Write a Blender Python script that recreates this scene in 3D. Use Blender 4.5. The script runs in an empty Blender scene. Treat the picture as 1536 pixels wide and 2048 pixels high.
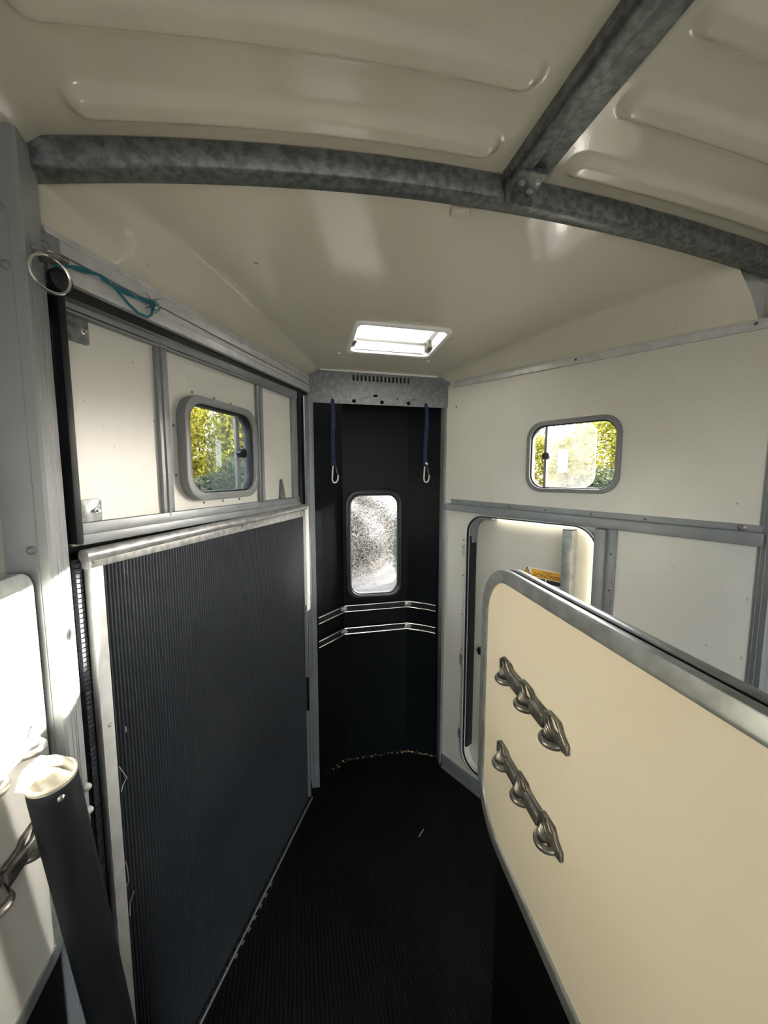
import bpy, bmesh, math, random
from mathutils import Vector, Matrix, noise

random.seed(7)
D = bpy.data
SC = bpy.context.scene
COL = SC.collection
R = math.radians

# ------------------------------------------------------------------ camera
FPX = 750.0
cam = D.cameras.new('camera')
cam.sensor_fit = 'VERTICAL'
cam.sensor_height = 24.0
cam.lens = 24.0 * FPX / 2048.0
cam.clip_start = 0.02
cam.clip_end = 500
camo = D.objects.new('camera', cam)
COL.objects.link(camo)
camo.location = (0, 0, 1.5)
camo.rotation_euler = (R(90 - 5.6), 0, R(-13.25))
SC.camera = camo

# ------------------------------------------------------------------ light and exposure
SC.view_settings.view_transform = 'Standard'
SC.view_settings.look = 'None'
SC.view_settings.gamma = 1
SC.view_settings.use_curve_mapping = False
SC.view_settings.exposure = 2.38

SUN_DIR = Vector((-1.33, -0.535, -0.35)).normalized()      # the way the low sun travels
w = D.worlds.new('world')
SC.world = w
w.use_nodes = True
nt = w.node_tree
nt.nodes.clear()
wo = nt.nodes.new('ShaderNodeOutputWorld')
bg = nt.nodes.new('ShaderNodeBackground')
sky = nt.nodes.new('ShaderNodeTexSky')
sky.sky_type = 'NISHITA'
sky.sun_disc = False
sky.sun_elevation = R(20)
sky.sun_rotation = R(69)
sky.air_density = 1.0
sky.dust_density = 3.0
sky.ozone_density = 1.0
des = nt.nodes.new('ShaderNodeHueSaturation')
des.inputs['Saturation'].default_value = 0.25
nt.links.new(sky.outputs[0], des.inputs['Color'])
nt.links.new(des.outputs[0], bg.inputs[0])
bg.inputs[1].default_value = 0.55
nt.links.new(bg.outputs[0], wo.inputs[0])

sl = D.lights.new('sun', 'SUN')
sl.energy = 26.0
sl.angle = R(0.7)
sl.color = (1.0, 0.93, 0.80)
so = D.objects.new('sun', sl)
COL.objects.link(so)
so.location = (8, 4, 6)
so.rotation_euler = (-SUN_DIR).to_track_quat('Z', 'Y').to_euler()

# ------------------------------------------------------------------ materials
MATS = {}


def mat(name, col, rough=0.5, metal=0.0, col2=None, nscale=8.0, ndetail=4.0, contrast=(0.35, 0.65), bump=0.0, bscale=200.0,
        coat=0.0, spec=0.5, spots=None):
    m = D.materials.new(name)
    m.use_nodes = True
    n = m.node_tree.nodes
    l = m.node_tree.links
    b = n['Principled BSDF']
    b.inputs['Base Color'].default_value = (*col, 1)
    b.inputs['Roughness'].default_value = rough
    b.inputs['Metallic'].default_value = metal
    b.inputs['Coat Weight'].default_value = coat
    b.inputs['Specular IOR Level'].default_value = spec
    tc = n.new('ShaderNodeTexCoord')
    out = None
    if col2:
        no = n.new('ShaderNodeTexNoise')
        no.inputs['Scale'].default_value = nscale
        no.inputs['Detail'].default_value = ndetail
        l.new(tc.outputs['Object'], no.inputs['Vector'])
        cr = n.new('ShaderNodeValToRGB')
        cr.color_ramp.elements[0].position = contrast[0]
        cr.color_ramp.elements[1].position = contrast[1]
        cr.color_ramp.elements[0].color = (*col, 1)
        cr.color_ramp.elements[1].color = (*col2, 1)
        l.new(no.outputs['Fac'], cr.inputs[0])
        out = cr.outputs[0]
    if spots:
        scol, sscale, th = spots
        n2 = n.new('ShaderNodeTexNoise')
        n2.inputs['Scale'].default_value = sscale
        n2.inputs['Detail'].default_value = 2
        l.new(tc.outputs['Object'], n2.inputs['Vector'])
        c2 = n.new('ShaderNodeValToRGB')
        c2.color_ramp.elements[0].position = th
        c2.color_ramp.elements[1].position = th + 0.03
        l.new(n2.outputs['Fac'], c2.inputs[0])
        mx = n.new('ShaderNodeMix')
        mx.data_type = 'RGBA'
        l.new(c2.outputs[0], mx.inputs['Factor'])
        if out:
            l.new(out, mx.inputs[6])
        else:
            mx.inputs[6].default_value = (*col, 1)
        mx.inputs[7].default_value = (*scol, 1)
        out = mx.outputs[2]
    if out:
        l.new(out, b.inputs['Base Color'])
    if bump:
        nb = n.new('ShaderNodeTexNoise')
        nb.inputs['Scale'].default_value = bscale
        nb.inputs['Detail'].default_value = 3
        l.new(tc.outputs['Object'], nb.inputs['Vector'])
        bp = n.new('ShaderNodeBump')
        bp.inputs['Strength'].default_value = bump
        bp.inputs['Distance'].default_value = 0.002
        l.new(nb.outputs['Fac'], bp.inputs['Height'])
        l.new(bp.outputs[0], b.inputs['Normal'])
    MATS[name] = m
    return m


mat('ceiling_grp', (0.60, 0.565, 0.46), 0.08, col2=(0.575, 0.55, 0.445), nscale=2.2, spec=0.7, bump=0.05, bscale=260, spots=((0.30, 0.28, 0.22), 38, 0.76))
mat('white_panel', (0.60, 0.59, 0.53), 0.40, col2=(0.55, 0.535, 0.47), nscale=3.0, bump=0.06, bscale=160, spots=((0.33, 0.30, 0.24), 60, 0.745))
mat('cream_panel', (0.80, 0.72, 0.565), 0.42, col2=(0.80, 0.675, 0.51), nscale=2.6, ndetail=2, contrast=(0.45, 0.75), bump=0.05, bscale=200, spots=((0.58, 0.48, 0.34), 26, 0.76))
mat('painted_aluminium', (0.22, 0.235, 0.24), 0.42, 0.20, col2=(0.19, 0.20, 0.205), nscale=14)
mat('post_aluminium', (0.29, 0.305, 0.305), 0.36, 0.20, col2=(0.26, 0.275, 0.275), nscale=5)
mat('pale_aluminium', (0.58, 0.585, 0.57), 0.33, 0.25, col2=(0.48, 0.485, 0.475), nscale=30)
mat('galvanised', (0.19, 0.205, 0.195), 0.38, 0.50, col2=(0.095, 0.102, 0.098), nscale=75, ndetail=8, contrast=(0.38, 0.62), bump=0.1, bscale=90)
mat('header_galvanised', (0.22, 0.235, 0.235), 0.50, 0.25, col2=(0.15, 0.16, 0.16), nscale=60, ndetail=8)
mat('bright_galvanised', (0.48, 0.48, 0.46), 0.34, 0.6, col2=(0.28, 0.28, 0.27), nscale=60, ndetail=8)
mat('cast_metal', (0.23, 0.215, 0.185), 0.36, 0.65, col2=(0.11, 0.105, 0.09), nscale=70, ndetail=8)
mat('bright_metal', (0.72, 0.71, 0.68), 0.22, 0.9)
mat('brassy_cap', (0.72, 0.68, 0.54), 0.35, 0.5, col2=(0.55, 0.50, 0.38), nscale=60)
mat('black_rubber', (0.008, 0.009, 0.010), 0.5, col2=(0.012, 0.013, 0.015), nscale=5, spec=0.3)
mat('mat_rubber', (0.024, 0.028, 0.033), 0.5, col2=(0.034, 0.039, 0.045), nscale=3, ndetail=6, spec=0.3)
mat('floor_rubber', (0.0035, 0.0035, 0.0038), 0.6, col2=(0.007, 0.0065, 0.006), nscale=3, ndetail=6, spec=0.12)
mat('black_nose', (0.003, 0.0042, 0.005), 0.36, col2=(0.0045, 0.0058, 0.0065), nscale=4, spots=((0.03, 0.03, 0.03), 90, 0.76), spec=0.10)
mat('dark_gap', (0.003, 0.003, 0.0033), 0.7, spec=0.1)
mat('channel_metal', (0.33, 0.345, 0.335), 0.36, 0.45, col2=(0.21, 0.22, 0.215), nscale=34, ndetail=8, contrast=(0.36, 0.66))
mat('grey_window_frame', (0.17, 0.175, 0.175), 0.45)
mat('black_plastic', (0.008, 0.008, 0.008), 0.3, spec=0.4)
mat('navy_webbing', (0.006, 0.015, 0.05), 0.85, bump=0.4, bscale=600)
mat('teal_twine', (0.015, 0.14, 0.17), 0.8)
mat('white_plastic', (0.82, 0.81, 0.78), 0.35)
mat('label_orange', (0.80, 0.42, 0.05), 0.5)
mat('label_white', (0.80, 0.80, 0.78), 0.5)
mat('label_ink', (0.02, 0.02, 0.03), 0.5)
mat('straw', (0.55, 0.42, 0.22), 0.8)
mat('gravel', (0.038, 0.038, 0.050), 0.9, col2=(0.018, 0.018, 0.025), nscale=18, ndetail=10, bump=0.6, bscale=40)
mat('bark', (0.10, 0.075, 0.05), 0.9)


def glass(name, haze=0.0, tint=(1, 1, 1), hazecol=(0.9, 0.92, 0.9), streak=False):
    m = D.materials.new(name)
    m.use_nodes = True
    n = m.node_tree.nodes
    l = m.node_tree.links
    n.clear()
    o = n.new('ShaderNodeOutputMaterial')
    tr = n.new('ShaderNodeBsdfTransparent')
    tr.inputs[0].default_value = (*tint, 1)
    gl = n.new('ShaderNodeBsdfGlossy')
    gl.inputs['Roughness'].default_value = 0.03
    fr = n.new('ShaderNodeLayerWeight')
    fr.inputs[0].default_value = 0.12
    mx = n.new('ShaderNodeMixShader')
    l.new(fr.outputs['Fresnel'], mx.inputs[0])
    l.new(tr.outputs[0], mx.inputs[1])
    l.new(gl.outputs[0], mx.inputs[2])
    last = mx.outputs[0]
    if haze:
        tl = n.new('ShaderNodeBsdfTranslucent')
        tl.inputs[0].default_value = (*hazecol, 1)
        mh = n.new('ShaderNodeMixShader')
        if streak:
            tc = n.new('ShaderNodeTexCoord')
            no = n.new('ShaderNodeTexNoise')
            no.inputs['Scale'].default_value = 14
            no.inputs['Detail'].default_value = 5
            l.new(tc.outputs['Object'], no.inputs['Vector'])
            mr = n.new('ShaderNodeMapRange')
            mr.inputs['From Min'].default_value = 0.35
            mr.inputs['From Max'].default_value = 0.65
            mr.inputs['To Min'].default_value = haze * 0.5
            mr.inputs['To Max'].default_value = haze * 1.6
            l.new(no.outputs['Fac'], mr.inputs['Value'])
            l.new(mr.outputs[0], mh.inputs[0])
        else:
            mh.inputs[0].default_value = haze
        l.new(last, mh.inputs[1])
        l.new(tl.outputs[0], mh.inputs[2])
        last = mh.outputs[0]
    l.new(last, o.inputs[0])
    MATS[name] = m


glass('clear_pane')
glass('tinted_pane', 0.015, (0.80, 0.84, 0.84))
glass('dusty_pane', 0.006, streak=True)
glass('milk_dome', 0.85, hazecol=(0.95, 0.95, 0.93))
glass('window_sticker', 0.10)


def textured_pane():
    # scratched, crackled acrylic of the front window
    m = D.materials.new('crackled_acrylic')
    m.use_nodes = True
    n = m.node_tree.nodes
    l = m.node_tree.links
    n.clear()
    o = n.new('ShaderNodeOutputMaterial')
    tr = n.new('ShaderNodeBsdfTransparent')
    tr.inputs[0].default_value = (0.9, 0.92, 0.9, 1)
    rf = n.new('ShaderNodeBsdfRefraction')
    rf.inputs['IOR'].default_value = 1.12
    rf.inputs['Roughness'].default_value = 0.0
    tl = n.new('ShaderNodeBsdfTranslucent')
    tl.inputs[0].default_value = (0.85, 0.9, 0.88, 1)
    tc = n.new('ShaderNodeTexCoord')
    vo = n.new('ShaderNodeTexVoronoi')
    vo.feature = 'DISTANCE_TO_EDGE'
    vo.inputs['Scale'].default_value = 85
    no = n.new('ShaderNodeTexNoise')
    no.inputs['Scale'].default_value = 40
    ad = n.new('ShaderNodeVectorMath')
    ad.operation = 'MULTIPLY_ADD'
    l.new(tc.outputs['Object'], no.inputs['Vector'])
    l.new(no.outputs['Color'], ad.inputs[0])
    ad.inputs[1].default_value = (0.03, 0.03, 0.03)
    l.new(tc.outputs['Object'], ad.inputs[2])
    l.new(ad.outputs[0], vo.inputs['Vector'])
    cr = n.new('ShaderNodeMapRange')
    cr.inputs['From Max'].default_value = 0.10
    cr.inputs['To Min'].default_value = 0.045
    cr.inputs['To Max'].default_value = 0.0
    l.new(vo.outputs['Distance'], cr.inputs['Value'])
    bp = n.new('ShaderNodeBump')
    bp.inputs['Strength'].default_value = 0.5
    bp.inputs['Distance'].default_value = 0.0015
    l.new(vo.outputs['Distance'], bp.inputs['Height'])
    l.new(bp.outputs[0], rf.inputs['Normal'])
    m1 = n.new('ShaderNodeMixShader')
    m1.inputs[0].default_value = 0.45
    l.new(tr.outputs[0], m1.inputs[1])
    l.new(rf.outputs[0], m1.inputs[2])
    m2 = n.new('ShaderNodeMixShader')
    l.new(cr.outputs[0], m2.inputs[0])
    l.new(m1.outputs[0], m2.inputs[1])
    l.new(tl.outputs[0], m2.inputs[2])
    l.new(m2.outputs[0], o.inputs[0])
    MATS['crackled_acrylic'] = m


textured_pane()


def leaf_mat(name, c1, c2):
    m = D.materials.new(name)
    m.use_nodes = True
    n = m.node_tree.nodes
    l = m.node_tree.links
    n.clear()
    o = n.new('ShaderNodeOutputMaterial')
    ge = n.new('ShaderNodeAttribute')
    ge.attribute_name = 'tone'
    cr = n.new('ShaderNodeValToRGB')
    cr.color_ramp.elements[0].color = (*c1, 1)
    cr.color_ramp.elements[1].color = (*c2, 1)
    l.new(ge.outputs['Fac'], cr.inputs[0])
    df = n.new('ShaderNodeBsdfDiffuse')
    tl = n.new('ShaderNodeBsdfTranslucent')
    l.new(cr.outputs[0], df.inputs[0])
    l.new(cr.outputs[0], tl.inputs[0])
    mx = n.new('ShaderNodeMixShader')
    mx.inputs[0].default_value = 0.5
    l.new(df.outputs[0], mx.inputs[1])
    l.new(tl.outputs[0], mx.inputs[2])
    l.new(mx.outputs[0], o.inputs[0])
    MATS[name] = m


leaf_mat('yellow_leaf', (0.08, 0.09, 0.014), (0.34, 0.31, 0.055))
leaf_mat('green_leaf', (0.006, 0.014, 0.008), (0.09, 0.11, 0.075))
leaf_mat('grey_leaf', (0.025, 0.035, 0.022), (0.10, 0.12, 0.075))
leaf_mat('bramble_leaf', (0.004, 0.004, 0.0035), (0.062, 0.050, 0.044))
leaf_mat('fresh_leaf', (0.01, 0.03, 0.016), (0.04, 0.10, 0.055))


# ------------------------------------------------------------------ frames and builders
class Frame:
    """A working plane of the trailer: u along it, n out of it into the room, z up."""

    def __init__(s, o, ang_u, ang_n):
        s.o = Vector((o[0], o[1], 0))
        s.u = Vector((math.sin(R(ang_u)), math.cos(R(ang_u)), 0))
        s.n = Vector((math.sin(R(ang_n)), math.cos(R(ang_n)), 0))

    def P(s, u, n, z):
        return s.o + s.u * u + s.n * n + Vector((0, 0, z))


WL = Frame((-0.403, 0.751), 26.3, 116.3)          # tapering nose wall on the left
WR = Frame((1.181, 0.744), -26.3, -116.3)         # the same on the right
HD = Frame((0.0, 1.70), 90, 180)                  # across the nose
NF = Frame((0.226, 1.856), 93.1, 183.1)           # flat middle facet of the nose
NA = Frame((0.06, 1.745), 56.3, 146.3)            # left facet of the nose
NB = Frame((0.558, 1.838), 117.2, 207.2)          # right facet of the nose
BL = Frame((-0.440, 0.0), 0, 90)                  # body side, left
BR = Frame((1.246, 0.0), 0, -90)                  # body side, right
PT = Frame((0.401, 0.745), 185.32, 275.32)        # swinging head partition
PL = Frame((-0.402, 0.682), 180, 90)              # the partition folded on the left side
WD = Frame((0, 0), 90, 0)                         # plain world: u = x, n = y


class MB:
    def __init__(s):
        s.bm = bmesh.new()

    def add(s, bm2):
        me = D.meshes.new('tmp')
        bm2.to_mesh(me)
        bm2.free()
        s.bm.from_mesh(me)
        D.meshes.remove(me)
        return s

    def box(s, F, u0, u1, n0, n1, z0, z1, b=0.0015, seg=2):
        b2 = bmesh.new()
        vs = [b2.verts.new(F.P(u, n, z)) for u in (u0, u1) for n in (n0, n1) for z in (z0, z1)]
        for f in ((0, 1, 3, 2), (4, 6, 7, 5), (0, 4, 5, 1), (2, 3, 7, 6), (0, 2, 6, 4), (1, 5, 7, 3)):
            b2.faces.new([vs[i] for i in f])
        bmesh.ops.recalc_face_normals(b2, faces=b2.faces)
        if b:
            bmesh.ops.bevel(b2, geom=list(b2.edges), offset=b, segments=seg, profile=0.6, affect='EDGES')
        return s.add(b2)

    def slab(s, pts_bottom, pts_top, b=0):
        """a solid between two loops of world points"""
        b2 = bmesh.new()
        a = [b2.verts.new(p) for p in pts_bottom]
        c = [b2.verts.new(p) for p in pts_top]
        k = len(a)
        b2.faces.new(a[::-1])
        b2.faces.new(c)
        for i in range(k):
            b2.faces.new((a[i], a[(i + 1) % k], c[(i + 1) % k], c[i]))
        bmesh.ops.recalc_face_normals(b2, faces=b2.faces)
        if b:
            bmesh.ops.bevel(b2, geom=list(b2.edges), offset=b, segments=2, profile=0.6, affect='EDGES')
        return s.add(b2)

    def tube(s, pts, r, seg=10, closed=False, caps=True, flat=1.0, up=None):
        b2 = bmesh.new()
        pts = [Vector(p) for p in pts]
        k = len(pts)
        rs = r if isinstance(r, (list, tuple)) else [r] * k
        rings = []
        ref = Vector(up) if up else None
        for i, p in enumerate(pts):
            if closed:
                t = (pts[(i + 1) % k] - pts[i - 1]).normalized()
            else:
                t = (pts[min(i + 1, k - 1)] - pts[max(i - 1, 0)]).normalized()
            if ref is None:
                ref = Vector((0, 0, 1)) if abs(t.z) < 0.9 else Vector((1, 0, 0))
            a = (ref - t * ref.dot(t))
            if a.length < 1e-4:
                a = t.orthogonal()
            a.normalize()
            if up is None:
                ref = a
            bb = t.cross(a)
            rings.append([b2.verts.new(p + (a * math.cos(q) * flat + bb * math.sin(q)) * rs[i])
                          for q in [2 * math.pi * j / seg for j in range(seg)]])
        for i in range(k if closed else k - 1):
            A, B = rings[i], rings[(i + 1) % k]
            for j in range(seg):
                b2.faces.new((A[j], A[(j + 1) % seg], B[(j + 1) % seg], B[j]))
        if caps and not closed:
            b2.faces.new(rings[0][::-1])
            b2.faces.new(rings[-1])
        bmesh.ops.recalc_face_normals(b2, faces=b2.faces)
        return s.add(b2)

    def lathe(s, base, axis, prof, seg=20):
        """prof: (distance along axis, radius)"""
        axis = Vector(axis).normalized()
        a = axis.orthogonal().normalized()
        c = axis.cross(a)
        b2 = bmesh.new()
        rings = []
        for h, r in prof:
            if r < 1e-6:
                rings.append([b2.verts.new(Vector(base) + axis * h)])
            else:
                rings.append([b2.verts.new(Vector(base) + axis * h + (a * math.cos(q) + c * math.sin(q)) * r)
                              for q in [2 * math.pi * j / seg for j in range(seg)]])
        for A, B in zip(rings, rings[1:]):
            for j in range(seg):
                j2 = (j + 1) % seg
                if len(A) == 1 and len(B) == 1:
                    continue
                if len(A) == 1:
                    b2.faces.new((A[0], B[j2], B[j]))
                elif len(B) == 1:
                    b2.faces.new((A[j], A[j2], B[0]))
                else:
                    b2.faces.new((A[j], A[j2], B[j2], B[j]))
        if len(rings[0]) > 1:
            b2.faces.new(rings[0][::-1])
        if len(rings[-1]) > 1:
            b2.faces.new(rings[-1])
        bmesh.ops.recalc_face_normals(b2, faces=b2.faces)
        return s.add(b2)

    def plate(s, F, loops, n0, n1, b=0.0):
        """flat plate in the (u,z) plane of a frame with holes, from n0 to n1"""
        th = abs(n1 - n0)
        nm = (n0 + n1) / 2
        cu = D.curves.new('c', 'CURVE')
        cu.dimensions = '2D'
        cu.fill_mode = 'BOTH'
        cu.extrude = max(th / 2 - b, 0.0001)
        cu.bevel_depth = b
        cu.bevel_resolution = 1
        cu.offset = -b
        for lp in loops:
            sp = cu.splines.new('POLY')
            sp.points.add(len(lp) - 1)
            for q, (x, y) in zip(sp.points, lp):
                q.co = (x, y, 0, 1)
            sp.use_cyclic_u = True
        ob = D.objects.new('c', cu)
        COL.objects.link(ob)
        dg = bpy.context.evaluated_depsgraph_get()
        me = D.meshes.new_from_object(ob.evaluated_get(dg))
        D.objects.remove(ob)
        D.curves.remove(cu)
        b2 = bmesh.new()
        b2.from_mesh(me)
        D.meshes.remove(me)
        bmesh.ops.remove_doubles(b2, verts=b2.verts, dist=1e-5)
        for v in b2.verts:
            x, y, z = v.co
            v.co = F.P(x, nm + z, y)
        bmesh.ops.recalc_face_normals(b2, faces=b2.faces)
        return s.add(b2)

    def build(s, name, m, parent=None, origin=None, ang=35):
        me = D.meshes.new(name)
        bm = s.bm
        o = D.objects.new(name, me)
        if parent is not None:
            po = parent.get('_o')
            off = Vector(po) if po is not None else Vector((0, 0, 0))
            base = off
            if origin is not None:
                base = Vector(origin)
                o.location = base - off
            o.parent = parent
            o['_o'] = tuple(base)
        else:
            if origin is not None:
                base = Vector(origin)
            else:
                xs = [v.co.x for v in bm.verts]
                ys = [v.co.y for v in bm.verts]
                zs = [v.co.z for v in bm.verts]
                base = Vector(((min(xs) + max(xs)) / 2, (min(ys) + max(ys)) / 2, min(zs)))
            o.location = base
            o['_o'] = tuple(base)
        for v in bm.verts:
            v.co -= base
        bm.to_mesh(me)
        bm.free()
        me.shade_smooth()
        me.set_sharp_from_angle(angle=R(ang))
        if isinstance(m, (list, tuple)):
            for q in m:
                me.materials.append(MATS[q])
        else:
            me.materials.append(MATS[m])
        COL.objects.link(o)
        return o


def empty(name, loc, label=None, cat=None, group=None, kind=None):
    o = D.objects.new(name, None)
    o.empty_display_size = 0.05
    o.location = loc
    o['_o'] = tuple(loc)
    COL.objects.link(o)
    return tag(o, label, cat, group, kind)


def tag(o, label=None, cat=None, group=None, kind=None):
    if label:
        o['label'] = label
    if cat:
        o['category'] = cat
    if group:
        o['group'] = group
    if kind:
        o['kind'] = kind
    return o


def rrect(u0, u1, z0, z1, r, k=8):
    """rounded rectangle; r may be one radius or (bl, br, tr, tl)"""
    if not isinstance(r, (list, tuple)):
        r = (r,) * 4
    pts = []
    for (cx, cz, a0, rr) in ((u0 + r[0], z0 + r[0], 180, r[0]), (u1 - r[1], z0 + r[1], 270, r[1]),
                             (u1 - r[2], z1 - r[2], 0, r[2]), (u0 + r[3], z1 - r[3], 90, r[3])):
        if rr < 1e-5:
            pts.append((cx, cz))
            continue
        for i in range(k + 1):
            a = R(a0 + 90 * i / k)
            pts.append((cx + rr * math.cos(a), cz + rr * math.sin(a)))
    return pts


def circ(u, z, r, k=16):
    return [(u + r * math.cos(2 * math.pi * i / k), z + r * math.sin(2 * math.pi * i / k)) for i in range(k)]


RIV = {}


def rivet(parent, F, u, n, z, r=0.005, m='bright_metal', h=0.0025, name='rivet'):
    """a domed fixing head; each is a mesh object of its own sharing mesh data"""
    key = (id(F), r, m, h)
    loc = F.P(u, n, z)
    if key not in RIV:
        mb = MB()
        mb.lathe(loc, F.n, [(-0.001, r), (0.0004, r), (h * 0.6, r * 0.8), (h, r * 0.35), (h * 0.9, 0)], 12)
        o = mb.build(name, m, parent, origin=loc)
        RIV[key] = o
        return o
    o = RIV[key].copy()
    o.name = name
    COL.objects.link(o)
    o.parent = parent
    o.location = loc - Vector(parent['_o'])
    return o


# ------------------------------------------------------------------ outside ground
g = MB()
b2 = bmesh.new()
bmesh.ops.create_grid(b2, x_segments=60, y_segments=60, size=40)
for v in b2.verts:
    v.co.z = -0.45
g.add(b2)
tag(g.build('floor_outside', 'gravel'), kind='structure')

# ------------------------------------------------------------------ floor of the trailer with ribbed rubber mat
m = MB()
pitch = 0.0125
b2 = bmesh.new()
x = -0.43
rows = []
k = 0
while x < 1.21:
    for dx, dz in ((0, -0.0022), (0.003, 0.0), (0.0085, 0.0), (0.0115, -0.0022)):
        rows.append((x + dx, dz))
    x += pitch


def yfront(x):
    # the floor narrows with the nose
    if x < 0.06:
        y = 0.76 + (x + 0.40) * 2.03
    elif x < 0.226:
        y = 1.745 + (x - 0.06) * 0.68
    elif x < 0.558:
        y = 1.858 - (x - 0.226) * 0.055
    elif x < 0.72:
        y = 1.838 - (x - 0.558) * 0.51
    else:
        y = 1.755 - (x - 0.70) * 2.03
    return max(y, 0.70)


pa = pb = None
for (x, z) in rows:
    va = b2.verts.new((x, -1.75, z))
    vb = b2.verts.new((x, yfront(x) + 0.01, z))
    if pa:
        b2.faces.new((pa, va, vb, pb))
    pa, pb = va, vb
m.add(b2)
floor = m.build('floor', 'floor_rubber')
tag(floor, kind='structure')
m = MB()
m.slab([(-0.44, -1.75, -0.06), (1.22, -1.75, -0.06), (1.22, 0.76, -0.06), (0.72, 1.80, -0.06), (0.5, 1.87, -0.06), (0.2, 1.88, -0.06), (0.05, 1.76, -0.06), (-0.44, 0.76, -0.06)],
       [(-0.44, -1.75, -0.005), (1.22, -1.75, -0.005), (1.22, 0.76, -0.005), (0.72, 1.80, -0.005), (0.5, 1.87, -0.005), (0.2, 1.88, -0.005), (0.05, 1.76, -0.005), (-0.44, 0.76, -0.005)])
m.build('deck', 'dark_gap', floor)

# ------------------------------------------------------------------ body side walls behind the camera
for nm, F, sgn in (('wall_left', BL, 1), ('wall_right', BR, -1)):
    m = MB()
    m.box(F, -1.75, 0.70, -0.03, 0.0, -0.05, 2.02, 0)
    tag(m.build(nm, 'white_panel'), kind='structure')
for nm, F in (('trim_1', BL), ('trim_2', BR)):
    m = MB()
    m.box(F, -1.73, 0.685, 0.0, 0.004, 0.0, 0.78, 0.001)
    tag(m.build(nm, 'dark_gap'), kind='structure')
# rear frame round the open loading doorway
m = MB()
m.box(WD, -0.47, -0.40, -1.80, -1.74, -0.05, 2.12)
m.box(WD, 1.18, 1.25, -1.80, -1.74, -0.05, 2.12)
m.box(WD, -0.47, 1.25, -1.80, -1.74, 2.02, 2.12)
tag(m.build('wall_rear', 'painted_aluminium'), kind='structure')


# ------------------------------------------------------------------ ceiling
def zarch(x):
    """underside of the arched beam"""
    t = (x - 0.45) / 0.85
    return 2.049 - 0.082 * t * t if x < 0.45 else 2.049 - 0.060 * t * t


ceil = MB()
b2 = bmesh.new()
# rear roof skins, left and right of the centre beam, with pressed bands
BANDS = [0.674, 0.550, 0.430, 0.31, 0.19, 0.07, -0.05, -0.17, -0.3, -0.45, -0.6, -0.8, -1.0, -1.2]


def sm(a, b, x):
    t = max(0.0, min(1.0, (x - a) / (b - a)))
    return t * t * (3 - 2 * t)


def emboss(x, y):
    best = 0
    for c in BANDS:
        hw = 0.031
        if x < 0.44:
            xr = 0.375 - (0.0 if c > 0.6 else 0.0)
            xl = -0.31
        else:
            xl = 0.518
            xr = 1.12
        # rounded-end band
        r = hw
        cx = min(max(x, xl + r), xr - r)
        d = math.hypot(x - cx, y - c)
        if d < hw + 0.001:
            v = 1 - sm(hw - 0.020, hw, d)
            best = max(best, v)
    return best * 0.014


def zroof(x):
    return zarch(x) + 0.045


xs = [-0.44, -0.425, -0.40, -0.385, -0.372, -0.362]
xx = -0.355
while xx < 1.14:
    xs.append(xx)
    xx += 0.006
xs += [1.15, 1.165, 1.18, 1.20, 1.225, 1.247]
ys = []
y = 0.778
while y > 0.36:
    ys.append(y)
    y -= 0.004
while y > -1.76:
    ys.append(y)
    y -= 0.012
grid = []
for y in ys:
    row = []
    for x in xs:
        if x <= -0.36:
            t = (-0.36 - x) / 0.08
            z = zroof(-0.36) - 0.075 * t ** 1.3
        elif x >= 1.145:
            t = (x - 1.145) / 0.075
            z = zroof(1.145) - 0.075 * t ** 1.3
        else:
            z = zroof(x)
            z -= emboss(x, y)
        row.append(b2.verts.new((x, y, z)))
    grid.append(row)
for A, B in zip(grid, grid[1:]):
    for i in range(len(xs) - 1):
        b2.faces.new((A[i], A[i + 1], B[i + 1], B[i]))
ceil.add(b2)
# nose roof: flat middle that narrows forward, a rolled edge each side; with the roof hatch hole
SKY = (0.207, 0.545, 1.272, 1.515)
b2 = bmesh.new()


def nose_pt(t, s):
    """t 0..1 from arch to nose header, s -1..1 across"""
    y = 0.765 + t * (1.720 - 0.765)
    fl = -0.300 + (0.118 + 0.300) * t
    fr_ = 1.078 + (0.652 - 1.078) * t
    wl = -0.398 + (0.052 + 0.398) * t
    wr = 1.176 + (0.726 - 1.176) * t
    zr0 = 1.898 + 0.022 * t
    if abs(s) > 0.8:
        wx, fx = (wl, fl) if s < 0 else (wr, fr_)
        q = (1 - abs(s)) / 0.2      # 0 at the wall .. 1 at the fold
        zf = (1 - t) * (zarch(fx) + 0.012) + t * 1.958
        k = (fx - wx) / abs(fx - wx)
        c2 = (fx - k * (0.026 - 0.012 * t), zf - (0.030 - 0.020 * t - 0.016 * max(0.0, 1 - t / 0.12)))
        g_ = max(0.0, 1 - t / 0.13)
        if s > 0:
            c2 = (fx - k * 0.020, zf - 0.010 - 0.004 * (1 - t))
            g_ *= 0.12
        m1 = (wx + (c2[0] - wx) * (0.45 * (1 - g_) + 0.04 * g_), zr0 + (c2[1] - zr0) * (0.45 * (1 - g_) + 0.90 * g_))
        P_ = [(wx, zr0), m1, c2, (fx, zf)]
        Q_ = [0.0, 0.4, 0.75, 1.0]
        for i in range(3):
            if q <= Q_[i + 1] + 1e-9:
                f = (q - Q_[i]) / (Q_[i + 1] - Q_[i])
                x = P_[i][0] + (P_[i + 1][0] - P_[i][0]) * f
                z = P_[i][1] + (P_[i + 1][1] - P_[i][1]) * f
                break
    else:
        q = (s + 0.8) / 1.6
        x = fl + (fr_ - fl) * q
        z = (1 - t) * (zarch(x) + 0.012) + t * 1.958
    return Vector((x, y, z))


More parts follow.
